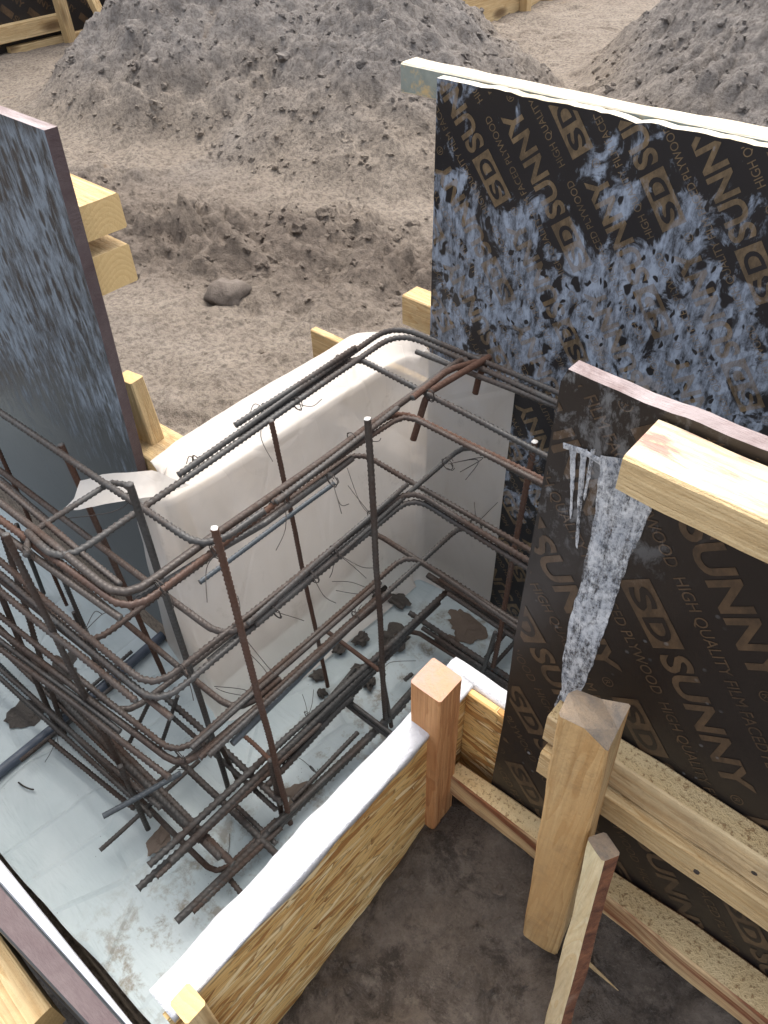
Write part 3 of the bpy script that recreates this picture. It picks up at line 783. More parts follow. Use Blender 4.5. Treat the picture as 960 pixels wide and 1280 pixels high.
def run_shape(bm, left, right, y, n=40, amp=.0018, thick=.0022):
    """left/right: pixel polylines from top to bottom, laid on the panel plane"""
    def res(pl):
        P = np.array([tuple(ony(u, v, y)) for u, v in pl]); d = np.r_[0, np.cumsum(np.linalg.norm(np.diff(P, axis=0), axis=1))]
        t = np.linspace(0, d[-1], n); return np.stack([np.interp(t, d, P[:, i]) for i in range(3)], 1)
    A, B = res(left), res(right); m = 10
    vs_ = []
    for i in range(n):
        ea = amp*perlin(i*.45, 3.3, 1.1); eb = amp*perlin(i*.45, 8.3, 2.1)
        for j in range(m+1):
            t = j/m; p = A[i]+(B[i]-A[i])*t
            dome = thick*min(1, 5*t, 5*(1-t))*(.6+.5*perlin(p[0]*90, p[2]*40, 4.))
            vs_.append(bm.verts.new((p[0]+float(ea)*(1-t)+float(eb)*t, y-.0012-max(0, float(dome)), p[2])))
    for i in range(n-1):
        for j in range(m):
            a = i*(m+1)+j; bm.faces.new([vs_[a], vs_[a+1], vs_[a+m+2], vs_[a+m+1]])
bm = bmesh.new()
run_shape(bm, [(752, 568), (745, 640), (728, 720), (712, 780), (703, 830), (702, 880)], [(790, 572), (812, 632), (790, 690), (766, 760), (742, 830), (716, 890)], YL, 60)
link_bm('cement_run', bm, M_cem, lowp, (0, YL, 0), smooth=True)
for L, R in (([(713, 560), (714, 600), (713, 645)], [(721, 560), (719, 600), (715, 648)]),
             ([(727, 560), (723, 620), (720, 680)], [(735, 560), (729, 620), (723, 685)]),
             ([(740, 560), (735, 590), (730, 620)], [(745, 560), (740, 590), (732, 625)]),
             ([(705, 552), (730, 560), (752, 572)], [(706, 560), (732, 568), (753, 582)]),
             ([(812, 632), (795, 675), (770, 720)], [(816, 633), (799, 676), (772, 724)]),
             ([(702, 862), (694, 880), (696, 900)], [(715, 870), (704, 888), (700, 905)])):
    bm = bmesh.new(); run_shape(bm, L, R, YL, 24, .0008, .0015)
    link_bm('cement_drip', bm, M_cem, lowp, (0, YL, 0), smooth=True)

# ------------------------------------------------------------------ strand board form with foam lining
osb = loft('strand_board', box_y(-.3465, -.3345, -.012, .5445, .0, .606), M_osb, seed=20, warp=.0012, n=40)
me = osb.data
for v in me.vertices:
    wx = v.co+osb.location
    if wx.z > .5: v.co.z -= .0025
tag(osb, 'strand board standing on edge along the dark soil in the foreground', 'strand board')
def foam_strip(name, sec_fn, n, mat, label):
    vs_, fs = [], []
    k = None
    for i in range(n+1):
        R = sec_fn(i/n); k = len(R); vs_ += R
    for i in range(n):
        for j in range(k):
            fs.append([i*k+j, i*k+(j+1) % k, (i+1)*k+(j+1) % k, (i+1)*k+j])
    fs.append(list(range(k))); fs.append([n*k+j for j in range(k)])
    A = np.array(vs_); o = link_mesh(name, vs_, fs, mat, None, (A.mean(0)[0], A.mean(0)[1], 0), smooth=True)
    bm = bmesh.new(); bm.from_mesh(o.data); bmesh.ops.recalc_face_normals(bm, faces=bm.faces); bm.to_mesh(o.data); bm.free()
    return tag(o, label, 'foam strip')
def secA(t):
    y = -.008+(.546+.008)*t
    a = .004*float(fbm(y*9, 1.1, 2.2, 3)); b = .0035*float(fbm(y*14, 5.1, 2.2, 3)); c = .004*float(fbm(y*8, 8.1, 1., 2))
    w_ = .0
    dr = .004+.016*max(0., float(fbm(y*6+1.7, 4.4, 2., 4))+.2)
    return [(-.3472, y, .004), (-.3472, y, .6060), (-.3328, y, .6060), (-.3328, y, .604-dr), (-.3312, y, .604-dr), (-.3310, y, .6065), (-.3335, y, .6090), (-.347, y, .6098), (-.360, y, .6105+.4*a), (-.372+w_, y, .609+a), (-.3785+b, y, .598+a), (-.383+b*1.5, y, .45), (-.382+b, y, .2), (-.383, y, .004)]
foam_strip('foam_strip', secA, 80, M_foam, 'thick white plastic wrapped foam strip lining the foreground strand board')
osb2 = loft('strand_board', box_x(-.3335, .45, .5325, .5445, .0, .603), M_osbx, seed=21, warp=.001, n=30)
tag(osb2, 'short strand board stub between the orange post and the lower printed panel', 'strand board')
def secB(t):
    x = -.3840+.83*t
    b = .003*float(fbm(x*12, 7.1, .2, 3)); c = .003*float(fbm(x*9, 3.1, .2, 2))
    return [(x, .5462, .004), (x, .5462, .597+c), (x, .549, .606+c), (x, .562, .607+b), (x, .574, .602+b), (x, .5785, .590), (x, .58, .3), (x, .58, .004)]
foam_strip('foam_strip', secB, 60, M_foam, 'white lined strip behind the orange post next to the lower printed panel')

# ------------------------------------------------------------------ plastic film
def floor_z(X, Y):
    z = .006*fbm(X*3.2, Y*3.2, 3.3, 3)+.0035*fbm(X*9, Y*5, 1., 3)
    
    return z+.006
fx = np.arange(-2.6, .62, .0125); fy = np.arange(-.062, 1.105, .0125)
FX, FY = np.meshgrid(fx, fy, indexing='ij'); FZ = floor_z(FX, FY)
edge = .012*fbm(FX*6, 2.2, 9., 3)
_e0, _e1 = onz(8, 1076, .008), onz(172, 1258, .008)
edge_y = _e0.y+(_e1.y-_e0.y)*(FX-_e0.x)/(_e1.x-_e0.x)
FYd = np.maximum(FY, edge_y+.35*edge)
ii = np.arange(FX.size).reshape(FX.shape)
keep = ~(((FX > -.372) & (FY < .572)) | ((FX < -1.0) & (FY > .50)))
fs = []
for a in range(FX.shape[0]-1):
    for b in range(FX.shape[1]-1):
        if keep[a, b] and keep[a+1, b+1] and keep[a+1, b] and keep[a, b+1]:
            fs.append([int(ii[a, b]), int(ii[a+1, b]), int(ii[a+1, b+1]), int(ii[a, b+1])])
ff = link_mesh('plastic_sheet', np.stack([FX, FYd, FZ], -1).reshape(-1, 3), fs, M_floor, None, (0, 0, 0), smooth=True)
bm = bmesh.new(); bm.from_mesh(ff.data); bmesh.ops.delete(bm, geom=[v for v in bm.verts if not v.link_faces], context='VERTS'); bm.to_mesh(ff.data); bm.free()
tag(ff, 'pale blue grey plastic sheet spread flat over the trench bottom under the rebar', 'plastic sheet')

# draped wall film
path = [(-1.150, .484), (-1.10, .478), (-.965, .452), (-.935, .462), (-.925, .55), (-.912, 1.02), (-.895, 1.075), (-.85, 1.092), (-.640, 1.099)]
tops = [.600, .640, .697, .700, .700, .700, .703, .700, .690]
back = [.0, .0, .005, .07, .095, .105, .05, .0, .0]         # depth of the top lip behind the face
flare = [.0, .005, .02, .03, .05, .07, .06, .035, .01]       # how far it runs out on the floor
# resample
P = np.array(path); d = np.r_[0, np.cumsum(np.linalg.norm(np.diff(P, axis=0), axis=1))]
ns = 120; t = np.linspace(0, d[-1], ns)
px, py = np.interp(t, d, P[:, 0]), np.interp(t, d, P[:, 1]); 
for _ in range(3):
    px[1:-1] = (px[:-2]+2*px[1:-1]+px[2:])/4; py[1:-1] = (py[:-2]+2*py[1:-1]+py[2:])/4
tp, bk, fl = (np.interp(t, d, q) for q in (tops, back, flare))
tx, ty = np.gradient(px), np.gradient(py); L = np.hypot(tx, ty); nxn, nyn = ty/L, -tx/L     # normal towards the trench
rows_ = []
nv = 56
for j in range(nv):
    q = j/(nv-1)
    if q < .18:       # lip on top, falling slightly to the front
        a = q/.18; offn = -bk*(1-a); z = tp - .012*a*a*(bk > .02) + .01*(1-a)*(bk > .02)
    elif q < .26:     # rounded shoulder
        a = (q-.18)/.08; offn = .018*np.sin(a*math.pi/2)*(bk > .02); z = tp-.012*(bk > .02)-.06*(a**4)
    elif q < .88:
        a = (q-.26)/.62; z = (tp-.072)*(1-a)+.07*a; offn = .018*(bk > .02)*(1-.6*a) + fl*.25*a**3
    else:
        a = (q-.88)/.12; offn = .018*.4*(bk > .02)+fl*(.25+.75*a); z = .07*(1-a)**2+.011+0*tp
    fold = .008*fbm(t*4.0+2, q*1.6, 5., 2)+.002*fbm(t*11, q*3, 2., 2)
    fold = fold*(.15+.85*np.clip(np.sin(np.clip(q-.1, 0, 1)*3.3), 0, 1))
    flat = np.where(t > d[7]-.02, .12, 1.0)
    offn = offn+np.abs(fold)*flat*(1.6 if q > .3 else .6)
    zz = z+.001*fbm(t*9, q*9, 3.)+ (.003*fbm(t*5, 1., 2.)*(q < .2))
    rows_.append(np.stack([px+nxn*offn, py+nyn*offn, np.broadcast_to(zz, px.shape)], -1))
W = np.array(rows_)
cols = np.clip(1-np.arange(ns)/(ns*.16), 0, 1)[None, :]
W[..., 0] += cols*(.055-.10*(1-np.clip(W[..., 2]/.65, 0, 1)))
ii = np.arange(nv*ns).reshape(nv, ns)
hole = onx(491, 706, -.90)
fs = []
for a in range(nv-1):
    for b in range(ns-1):
        c = (W[a, b]+W[a+1, b+1])/2
        fs.append([int(ii[a, b]), int(ii[a+1, b]), int(ii[a+1, b+1]), int(ii[a, b+1])])
wf = link_mesh('plastic_sheet', W.reshape(-1, 3), fs, M_wallfilm, None, (-.93, .8, 0), smooth=True)
tag(wf, 'milky white plastic sheet draped down the far side of the trench', 'plastic sheet')
# loose flap of the sheet hanging forward at the near end
flp = [ony(238, 606, .462), onz(190, 588, .705), onz(128, 594, .702), onz(100, 600, .700), onz(92, 622, .695), onz(78, 637, .690), onz(120, 634, .700), onz(160, 626, .702), onz(200, 618, .702)]
bm = bmesh.new(); vsx = [bm.verts.new(p) for p in flp]; bm.faces.new(vsx)
bmesh.ops.triangulate(bm, faces=bm.faces[:]); bmesh.ops.subdivide_edges(bm, edges=bm.edges[:], cuts=3, use_grid_fill=True)
for v in bm.verts: v.co.z += .006*float(fbm(v.co.x*14, v.co.y*14, 2., 2))
link_bm('sheet_flap', bm, M_wallfilm, wf, (-.93, .8, 0), smooth=True)
# black block put in for the dark gap at the foot of the sheet
o = loft('gap_block', box_y(-.885, -.868, .765+.14, .925+.03, .012, .055), mat_wood('gap_black', (.03, .025, .02), (.02, .016, .012), 21., 1), seed=22, n=4)
tag(o, 'small black block in place of the dark gap at the foot of the white plastic sheet', 'gap block')

# ------------------------------------------------------------------ rebar cage
cage = empty('rebar_cage', (-.77, .5, 0))
tag(cage, 'tied cage of rusty ribbed steel bars turning two corners on the plastic sheet', 'rebar cage')
ORG = Vector((-.77, .5, 0))
def fillet(P, r, n=8):
    P = [Vector(p) for p in P]; out = [P[0]]
    for i in range(1, len(P)-1):
        a, b, c = P[i-1], P[i], P[i+1]
        d1, d2 = (a-b), (c-b); l1, l2 = d1.length, d2.length
        d1.normalize(); d2.normalize()
        ang = d1.angle(d2, math.pi)
        if ang > 3.05: out.append(b); continue
        q = min(r/math.tan(ang/2), l1*.48, l2*.48)
        p0, p1 = b+d1*q, b+d2*q
        for k in range(n+1):
            s = k/n; out.append((1-s)**2*p0+2*s*(1-s)*b+s*s*p1)
    out.append(P[-1]); return out
def resample(P, step):
    A = np.array([tuple(p) for p in P]); d = np.r_[0, np.cumsum(np.linalg.norm(np.diff(A, axis=0), axis=1))]
    n = max(2, int(d[-1]/step)); t = np.linspace(0, d[-1], n)
    return np.stack([np.interp(t, d, A[:, i]) for i in range(3)], 1), t
def tube(P, rad, step, sides, rib=0.0, pitch=.008, seed=0.):
    C, t = resample(P, step); n = len(C)
    T = np.gradient(C, axis=0); T /= np.linalg.norm(T, axis=1)[:, None]
    u = np.cross(T[0], [0.31, .2, .93]); u /= np.linalg.norm(u)
    U = np.zeros_like(C)
    for i in range(n):
        u = u-T[i]*np.dot(u, T[i]); u /= np.linalg.norm(u); U[i] = u
    Wv = np.cross(T, U)
    a = np.arange(sides)*2*math.pi/sides+seed
    rr = np.full((n, sides), rad)
    if rib:
        # two opposed rows of slanted crescent ribs and two longitudinal ridges
        ph = 2*math.pi*t[:, None]/pitch + 1.3*np.sin(2*(a[None, :]))
        crest = np.clip(np.cos(ph), 0, 1)**1.0*np.abs(np.sin(a-seed))[None, :]**.5
        ridge = (np.abs(np.cos(a-seed))[None, :] > .97)*.75
        rr = rad*(1-rib*.4+rib*np.maximum(crest, ridge))
    V = C[:, None, :]+rr[..., None]*(np.cos(a)[None, :, None]*U[:, None, :]+np.sin(a)[None, :, None]*Wv[:, None, :])
    ii = np.arange(n*sides).reshape(n, sides)
    j2 = np.roll(np.arange(sides), -1)
    fs = np.stack([ii[:-1], ii[:-1][:, j2], ii[1:][:, j2], ii[1:]], -1).reshape(-1, 4).tolist()
    return V.reshape(-1, 3), fs, ii
def bar(name, key, rad, P, fr=.035, step=.0026, rib=.36, cap=None):
    P = fillet(P, fr) if len(P) > 2 else P
    # slight waviness so that no bar is perfectly straight
    s = rng.uniform(0, 50)
    C, t = resample(P, .02)
    wv = np.stack([fbm(t*3+s, s, 1., 2), fbm(t*3+s, s, 9., 2), fbm(t*3+s, s, 5., 2)], 1)*.0022
    C = C+wv
    V, fs, ii = tube(C, rad, step, 10, rib, rad*1.75, rng.uniform(0, 3))
    mi = [0]*len(fs)+[1, 1]
    fs.append(ii[0][::-1].tolist()); fs.append(ii[-1].tolist())
    return link_mesh(name, V, fs, [M_RB[key], cap or M_cut], cage, ORG, smooth=True, mat_idx=mi)
def Lz(z, *pts):
    return [onz(p[0], p[1], p[2] if len(p) > 2 else z) for p in pts]
def off_frame(P, px):
    if px[0][0] < -15: P[0] = P[0]+(P[0]-P[1]).normalized()*.55
    if px[-1][0] > 699: P[-1] = P[-1]+(P[-1]-P[-2]).normalized()*.45
    return P
R1, R2, R3 = .0047, .0054, .0071
Z1, Z2, Z3 = .80, .625, .43
B = lambda key, rad, z, *pts, fr=.045, name='longitudinal_bar': bar(name, key, rad, off_frame(Lz(z, *pts), pts), fr)
# level 1
B('b', R2, Z1, (-50, 587), (155, 752), (578, 448), (615, 446))
B('r', R2, Z1-.010, (-50, 612), (163, 768), (497, 512), (705, 612))
B('r', R2, Z1+.004, (515, 497), (560, 462), (612, 448))
B('b', R1, Z1-.004, (340, 628), (506, 518), (705, 618), fr=.03)
B('d', R1, Z1+.008, (345, 628), (497, 510))
B('d', R1, Z1-.016, (168, 752), (330, 655), (440, 572))
B('d', R2, Z1+.006, (-25, 498), (258, 690), (330, 640), fr=.05)
B('d', R2, Z1+.006, (222, 594), (490, 404), (705, 494), fr=.06)
B('d', R2, Z1, (35, 665), (76, 705), (500, 414), (705, 506), fr=.06)
B('d', R2, Z1+.012, (294, 531), (445, 434))
B('d', R2, Z1-.006, (300, 546), (442, 446), (705, 581), fr=.03)
B('d', R1, Z1-.004, (166, 613), (145, 598), (36, 668), (33, 694), fr=.03)
B('d', R1, Z1-.008, (520, 440), (705, 512))
# the bent ends at the far corner
bar('hook_bar', 'r', R2, [onz(608, 450, .805), onz(602, 455, .80), onz(594, 491, .735)], .01)
bar('hook_bar', 'r', R2, [onz(612, 446, .812), onz(535, 491, .80), onz(517, 549, .70)], .02)
# level 2
B('b', R2, Z2, (-60, 650), (190, 864), (512, 610), (705, 728))
B('d', R2, Z2-.012, (-60, 668), (198, 882), (516, 620), (705, 738))
B('d', R1, Z2+.010, (310, 780), (508, 606))
B('d', R1, Z2-.004, (320, 782), (585, 553), (705, 618))
B('b', R1, Z2-.006, (545, 533), (705, 622))
B('b', R2, Z2, (-25, 570), (283, 800), (345, 752), fr=.05)
B('b', R2, Z2-.03, (30, 735), (108, 810), (446, 563), (705, 712))
B('u', R1, Z2-.02, (249, 728), (418, 604))
B('b', R2, Z2-.016, (-60, 690), (170, 876))
B('b', R1, Z1-.004, (-50, 566), (150, 730))
B('b', R1, Z1-.02, (-50, 628), (150, 772))
B('b', R1, Z2-.026, (-60, 676), (215, 898))
B('d', R1, Z1-.18, (0, 598), (60, 650))
# level 3
B('b', R2, Z3, (-40, 738), (222, 946), (510, 690), (705, 824))
B('b', R2, Z3-.012, (-40, 757), (228, 963), (488, 742))
B('d', R1, Z3+.008, (240, 935), (475, 728))
B('d', R2, Z3-.002, (260, 945), (582, 652), (705, 730))
B('d', R1, Z3-.006, (570, 655), (705, 738))
B('b', R2, Z3, (-25, 628), (297, 893), (350, 848), fr=.05)
B('b', R2, Z3-.02, (70, 822), (156, 896), (459, 660), (705, 815))
B('u', R2, Z3-.02, (290, 930), (452, 768))
B('b', R2, Z3-.014, (-40, 780), (212, 972))
B('d', R1, Z3-.02, (-40, 770), (150, 915))
B('d', R2, .20, (-40, 800), (130, 950), (200, 1010))
# footing: thick bars along the jog
B('d', R3, .150, (186, 1081), (562, 736))
B('d', R3, .118, (172, 1111), (440, 872))
B('d', R3, .118, (330, 985), (505, 800))
B('d', R2, .112, (385, 905), (443, 836))
B('d', R3, .060, (221, 1151), (478, 905), (525, 852))
B('d', R3, .048, (300, 1072), (528, 856))
B('d', R2, .060, (366, 1000), (447, 916))
B('d', R3, .140, (212, 1078), (548, 752)); B('d', R2, .128, (262, 1030), (470, 836)); B('b', R2, .135, (196, 1096), (400, 905))
B('d', R3, .055, (252, 1128), (505, 880)); B('d', R2, .070, (335, 1040), (462, 922)); B('b', R2, .058, (240, 1140), (352, 1034))
B('d', R2, .190, (560, 742), (705, 838)); B('d', R2, .080, (528, 785), (705, 900)); B('b', R2, .195, (550, 724), (705, 824))
B('b', R2, .110, (-40, 770), (250, 1052)); B('d', R3, .118, (60, 858), (276, 1072)); B('d', R2, .090, (-40, 812), (190, 1020))
B('b', R2, Z3-.008, (250, 948), (470, 748)); B('d', R2, Z2-.018, (262, 826), (500, 624))
B('d', R2, .045, (506, 850), (515, 842))
B('u', R2, .215, (129, 1020), (226, 966))
B('d', R1, .060, (125, 1063), (250, 950))
B('d', R1, .050, (26, 951), (150, 852))
B('d', R1, .040, (60, 905), (165, 815))
B('d', R1, .040, (170, 1000), (260, 925))
# footing: right leg
B('d', R3, .205, (545, 713), (705, 818))
B('d', R3, .185, (535, 718), (705, 830))
B('d', R3, .090, (512, 766), (705, 893))
B('d', R3, .070, (545, 798), (705, 907))
B('b', R2, .060, (492, 796), (518, 788), (660, 880), fr=.03)
B('d', R2, .060, (608, 822), (645, 775))
B('d', R2, .040, (600, 850), (668, 775))
# footing: left leg
B('b', R3, .115, (-5, 782), (292, 1080))
B('d', R3, .125, (198, 862), (352, 1004))
B('d', R2, .100, (205, 885), (345, 1012))
B('d', R3, .060, (222, 948), (356, 1078))
B('b', R2, .052, (60, 886), (273, 1096), (345, 1025), fr=.035)
B('b', R2, .045, (62, 925), (168, 1012))
B('u', R2, .040, (-10, 822), (62, 892))
B('d', R2, .040, (278, 1088), (310, 1128))
B('d', R2, .050, (288, 1000), (345, 1055))
B('d', R2, .050, (330, 960), (350, 975))
# cross ties
B('d', R2, .085, (423, 872), (492, 925), name='cross_bar')
B('d', R1, .100, (428, 870), (490, 918), name='cross_bar')
B('r', R1, .160, (410, 790), (475, 838), name='cross_bar')
B('r', R1, .19, (286, 908), (312, 924), (338, 950), name='cross_bar')
# uprights
def V(key, rad, base, top, z0=.02, cap=None):
    b = onz(base[0], base[1], z0); d = ray(*top); h = Vector((d.x, d.y)); bb = Vector((b.x, b.y))
    s = bb.dot(h)/h.dot(h); tpt = CAM+d*s
    return bar('upright_bar', key, rad, [b, tpt], rib=.28, cap=cap)
V('r', .0055, (363, 1028), (267, 660), cap=M_paint); V('b', R2, (353, 1022), (338, 950))
V('b', .0055, (483, 912), (459, 524), cap=M_paint); V('b', R1, (489, 908), (476, 825))
V('r', .0055, (612, 856), (668, 552), cap=M_paint); V('d', R1, (599, 855), (620, 790))
V('r', R1, (409, 858), (339, 525)); V('d', R2, (286, 986), (162, 605)); V('b', R1, (297, 976), (272, 925))
V('b', R2, (80, 917), (2, 664)); V('b', R2, (72, 912), (-22, 690)); V('b', R2, (173, 1003), (6, 668)); V('d', R2, (165, 985), (105, 868))
V('r', R2, (208, 850), (76, 556)); V('r', R1, (84, 757), (-3, 560)); V('d', R1, (138, 860), (68, 700)); V('d', R2, (55, 742), (20, 655))
V('d', R1, (128, 848), (92, 765)); V('d', R2, (186, 1035), (150, 958)); V('d', R1, (200, 935), (222, 870)); V('d', R1, (160, 932), (188, 875))

# tie wires
def wire(P, r=.00075):
    C = [Vector(p) for p in P]
    out = [C[0]]
    for i in range(len(C)-1):
        p0, p1, p2, p3 = C[max(0, i-1)], C[i], C[i+1], C[min(len(C)-1, i+2)]
        for k in range(1, 7):
            s = k/6
            out.append(.5*((2*p1)+(p2-p0)*s+(2*p0-5*p1+4*p2-p3)*s*s+(3*p1-p0-3*p2+p3)*s**3))
    return tube(out, r, .004, 5)[:2]
def tie(u, v, z, tails, loop=.012, axis='A'):
    c = onz(u, v, z)
    ax = Vector((0, 1, 0)) if axis == 'A' else (Vector((1, 0, 0)) if axis == 'B' else Vector((0, 0, 1)))
    e1 = ax.orthogonal().normalized(); e2 = ax.cross(e1)
    VV_, FF_ = [], []; b0 = 0
    for q in range(2):
        pts = []
        tl = ax*rng.uniform(-.004, .004)
        for k in range(11):
            a = 2*math.pi*k/10+q
            pts.append(c+(e1*math.cos(a)+e2*math.sin(a))*loop*rng.uniform(.8, 1.1)+tl*(k/10-.5)*2)
        Vx, Fx = wire(pts); VV_.append(Vx); FF_ += [[i+b0 for i in f] for f in Fx]; b0 += len(Vx)
    for tlx in tails:
        pts = [c]
        dz = 0
        for (tu, tv) in tlx:
            dz += .012
            pts.append(onz(tu, tv, z-dz))
        Vx, Fx = wire(pts, .0007); VV_.append(Vx); FF_ += [[i+b0 for i in f] for f in Fx]; b0 += len(Vx)
    return link_mesh('tie_wire', np.concatenate(VV_), FF_, M_wire, cage, ORG, smooth=True)
TIES = [
    (333, 512, Z1, [[(318, 505), (312, 520)], [(326, 545), (341, 577)]]), (246, 578, Z1, [[(237, 570), (233, 580)]]), (425, 452, Z1, [[(418, 448), (412, 455)]]),
    (372, 505, Z1, [[(390, 508), (402, 499)]]), (270, 690, Z1, [[(283, 700), (284, 712)], [(258, 712), (259, 753)]]), (440, 548, Z1, [[(470, 552), (476, 548)]]),
    (415, 600, Z1, [[(425, 635), (427, 642)], [(425, 630), (436, 630)]]), (356, 622, Z1-.01, [[(357, 660), (345, 688)]]), (200, 735, Z1, [[(215, 748), (217, 760)]]),
    (35, 690, Z1, [[(20, 690), (12, 680)]]), (165, 625, Z1, [[(140, 640), (85, 648)]]), (538, 495, Z1, [[(548, 500)]]), (560, 580, Z1-.02, [[(604, 572), (575, 590)], [(598, 575), (582, 600)]]),
    (465, 645, Z2, [[(445, 620), (435, 607)], [(450, 628), (434, 585)]]), (298, 788, Z2, [[(300, 760), (297, 745)], [(340, 840), (338, 837)]]), (418, 690, Z2, [[(438, 705), (458, 723)], [(416, 712), (412, 722)], [(450, 708), (467, 710)]]),
    (392, 722, Z2, [[(405, 745), (420, 754)]]), (345, 765, Z2, [[(368, 772), (380, 776)]]), (230, 838, Z2, [[(238, 858), (242, 876)]]), (595, 655, Z2, [[(594, 640), (593, 628)], [(610, 640), (622, 628)]]),
    (320, 872, Z3, [[(305, 862), (268, 858)], [(285, 866), (270, 860)], [(335, 845), (310, 815)]]), (470, 740, Z3, [[(440, 728), (415, 727)], [(445, 742), (420, 738)]]), (445, 770, Z3, [[(443, 750), (447, 753)], [(448, 762), (452, 756)]]),
    (225, 945, Z3, [[(235, 960), (222, 962)]]), (70, 915, .06, [[(66, 935), (56, 953)], [(73, 930), (74, 935)]], ), (345, 945, .12, [[(338, 940), (333, 946)]]), (478, 840, .12, [[(488, 828), (520, 826)]]),
    (385, 895, .05, [[(382, 880), (378, 868)], [(390, 880), (392, 862)], [(400, 882), (395, 892)]]), (392, 962, .04, [[(378, 950), (368, 945)]]), (285, 1070, .05, [[(287, 1055), (287, 1042)]]),
    (105, 790, Z2-.1, [[(118, 765), (128, 768)], [(125, 770), (132, 766)]]), (150, 930, .1, [[(156, 955), (162, 965)]]), (640, 770, Z3-.1, [[(630, 762)]]), (668, 570, Z1-.05, [[(655, 560), (650, 548)]]),
]
for t_ in TIES: tie(*t_)

# blue conduit lying on the sheet and a loose wire offcut
pp = [onz(-25, 985, .022), onz(95, 888, .022), onz(207, 791, .022)]
Vx, Fx, ii = tube(pp, .0125, .02, 16); Fx += [ii[0][::-1].tolist(), ii[-1].tolist()]
k = NT('blue_grey_pipe'); mp = k.out(k.mix(k.noise(20, 5, .7), (.030, .043, .068), (.085, .105, .135)), .45)
tag(link_mesh('plastic_pipe', Vx, Fx, mp, None, tuple(onz(95, 888, .0)), smooth=True), 'dark blue pipe lying on the plastic sheet at the left under the rebar', 'pipe')
Vx, Fx = wire([onz(23, 978, .014), onz(30, 983, .022), onz(37, 986, .016), onz(42, 987, .018)], .0018)
tag(link_mesh('wire_offcut', Vx, Fx, M_wire, None, tuple(onz(32, 984, .0)), smooth=True), 'short dark wire offcut lying on bare plastic sheet at the left', 'wire')

# clods on the sheet ---------------------------------------------------
def clod(name, u, v, size, squash, mat, label, sx=1.0, seed=0., cat='clod', rot=None):
    Vv = clod_verts(IV3, seed+3.3, 1., squash, .7)*size
    if squash < .2:
        aa = np.arctan2(Vv[:, 1], Vv[:, 0]); Vv[:, :2] *= (1+.22*fbm(np.cos(aa)*1.2+seed, np.sin(aa)*1.2, seed, 4))[:, None]
    Vv[:, 0] *= sx
    base_ = onz(u, v, .010)
    Vv[:, 2] = np.maximum(Vv[:, 2], -size*squash*.35)
    Vv[:, 2] -= Vv[:, 2].min()
    Vv = Vv+np.array(tuple(base_))
    tag(link_mesh(name, Vv, IF3.tolist(), mat, None, tuple(base_), smooth=False), label, cat)
clod('soil_lump', 497, 752, .030, .35, M_mud, 'flat dark grey lump on the sheet beside the black gap block', 1.1, 1)
clod('soil_lump', 452, 800, .018, .7, M_mud, 'round dark lump beside a greenish smear under the rebar', 1, 2)
clod('soil_lump', 492, 800, .036, .55, M_mud, 'largest dark lump under the thick crossing bars', 1.2, 3)
clod('soil_lump', 425, 812, .020, .6, M_mud, 'dark lump between the footing bars and the upright', 1, 4)
clod('soil_lump', 398, 845, .018, .55, M_mud, 'dark angular lump against the foot of the rear upright', 1, 5)
clod('soil_lump', 462, 855, .017, .8, M_mud, 'rounded dark lump lying just left of the double upright', 1, 6)
clod('soil_lump', 402, 868, .013, .8, M_mud, 'small dark lump in front of the rear upright', 1, 7)
clod('soil_lump', 450, 838, .017, .6, M_mud, 'dark lump half hidden under the thickest bar', 1, 8)
clod('mud_patch', 580, 782, .040, .06, M_mudpatch, 'flat brown diamond shaped mud patch on the sheet near the right bars', 1.3, 9, 'mud patch')
clod('mud_patch', 562, 800, .022, .06, M_mudpatch, 'smaller brown mud smear below the diamond shaped patch', 1.0, 10, 'mud patch')
clod('mud_patch', 78, 838, .045, .05, M_mud, 'dark grey mud splash on the sheet between the left bars', .9, 11, 'mud patch')
clod('mud_patch', 35, 890, .040, .05, M_mud, 'dark grey mud splash beside the blue pipe', .9, 12, 'mud patch')
clod('mud_patch', 372, 990, .030, .12, M_mudpatch, 'brown grime at the foot of the rusty front upright', .8, 13, 'mud patch')
clod('mud_patch', 200, 1050, .030, .15, M_mudpatch, 'brown grime under the footing bars at the bottom', .6, 14, 'mud patch')

# a lump of clay and a twig on the far ground
def ground_pt(u, v):
    z = .35
    for _ in range(12):
        p = onz(u, v, z); z = float(ground_h(np.array(p.x), np.array(p.y)))
    return onz(u, v, z)
p = ground_pt(284, 372)
Vv = clod_verts(IV3, 5.5, .07, .65, .35)+np.array((p.x, p.y, p.z+.01))
tag(link_mesh('clay_lump', Vv, IF3.tolist(), M_clod, None, tuple(p), smooth=True), 'largest smooth clay lump in the churned soil behind the trench', 'clay lump')
k = NT('dry_root'); mr = k.out((.50, .42, .30), .8)
ps = [ground_pt(u, v)+Vector((0, 0, .012)) for u, v in ((163, 136), (174, 143), (181, 153), (184, 165))]
Vx, Fx = wire(ps, .006)
tag(link_mesh('dry_root', Vx, Fx, mr, None, tuple(ps[0]), smooth=True), 'pale curved root lying on the sandy slope below the heap', 'root')

# ------------------------------------------------------------------ far formwork
F_far = mat_film_face('film_face_far', (.016, .015, .016), (.2, .2, .2), 'low')
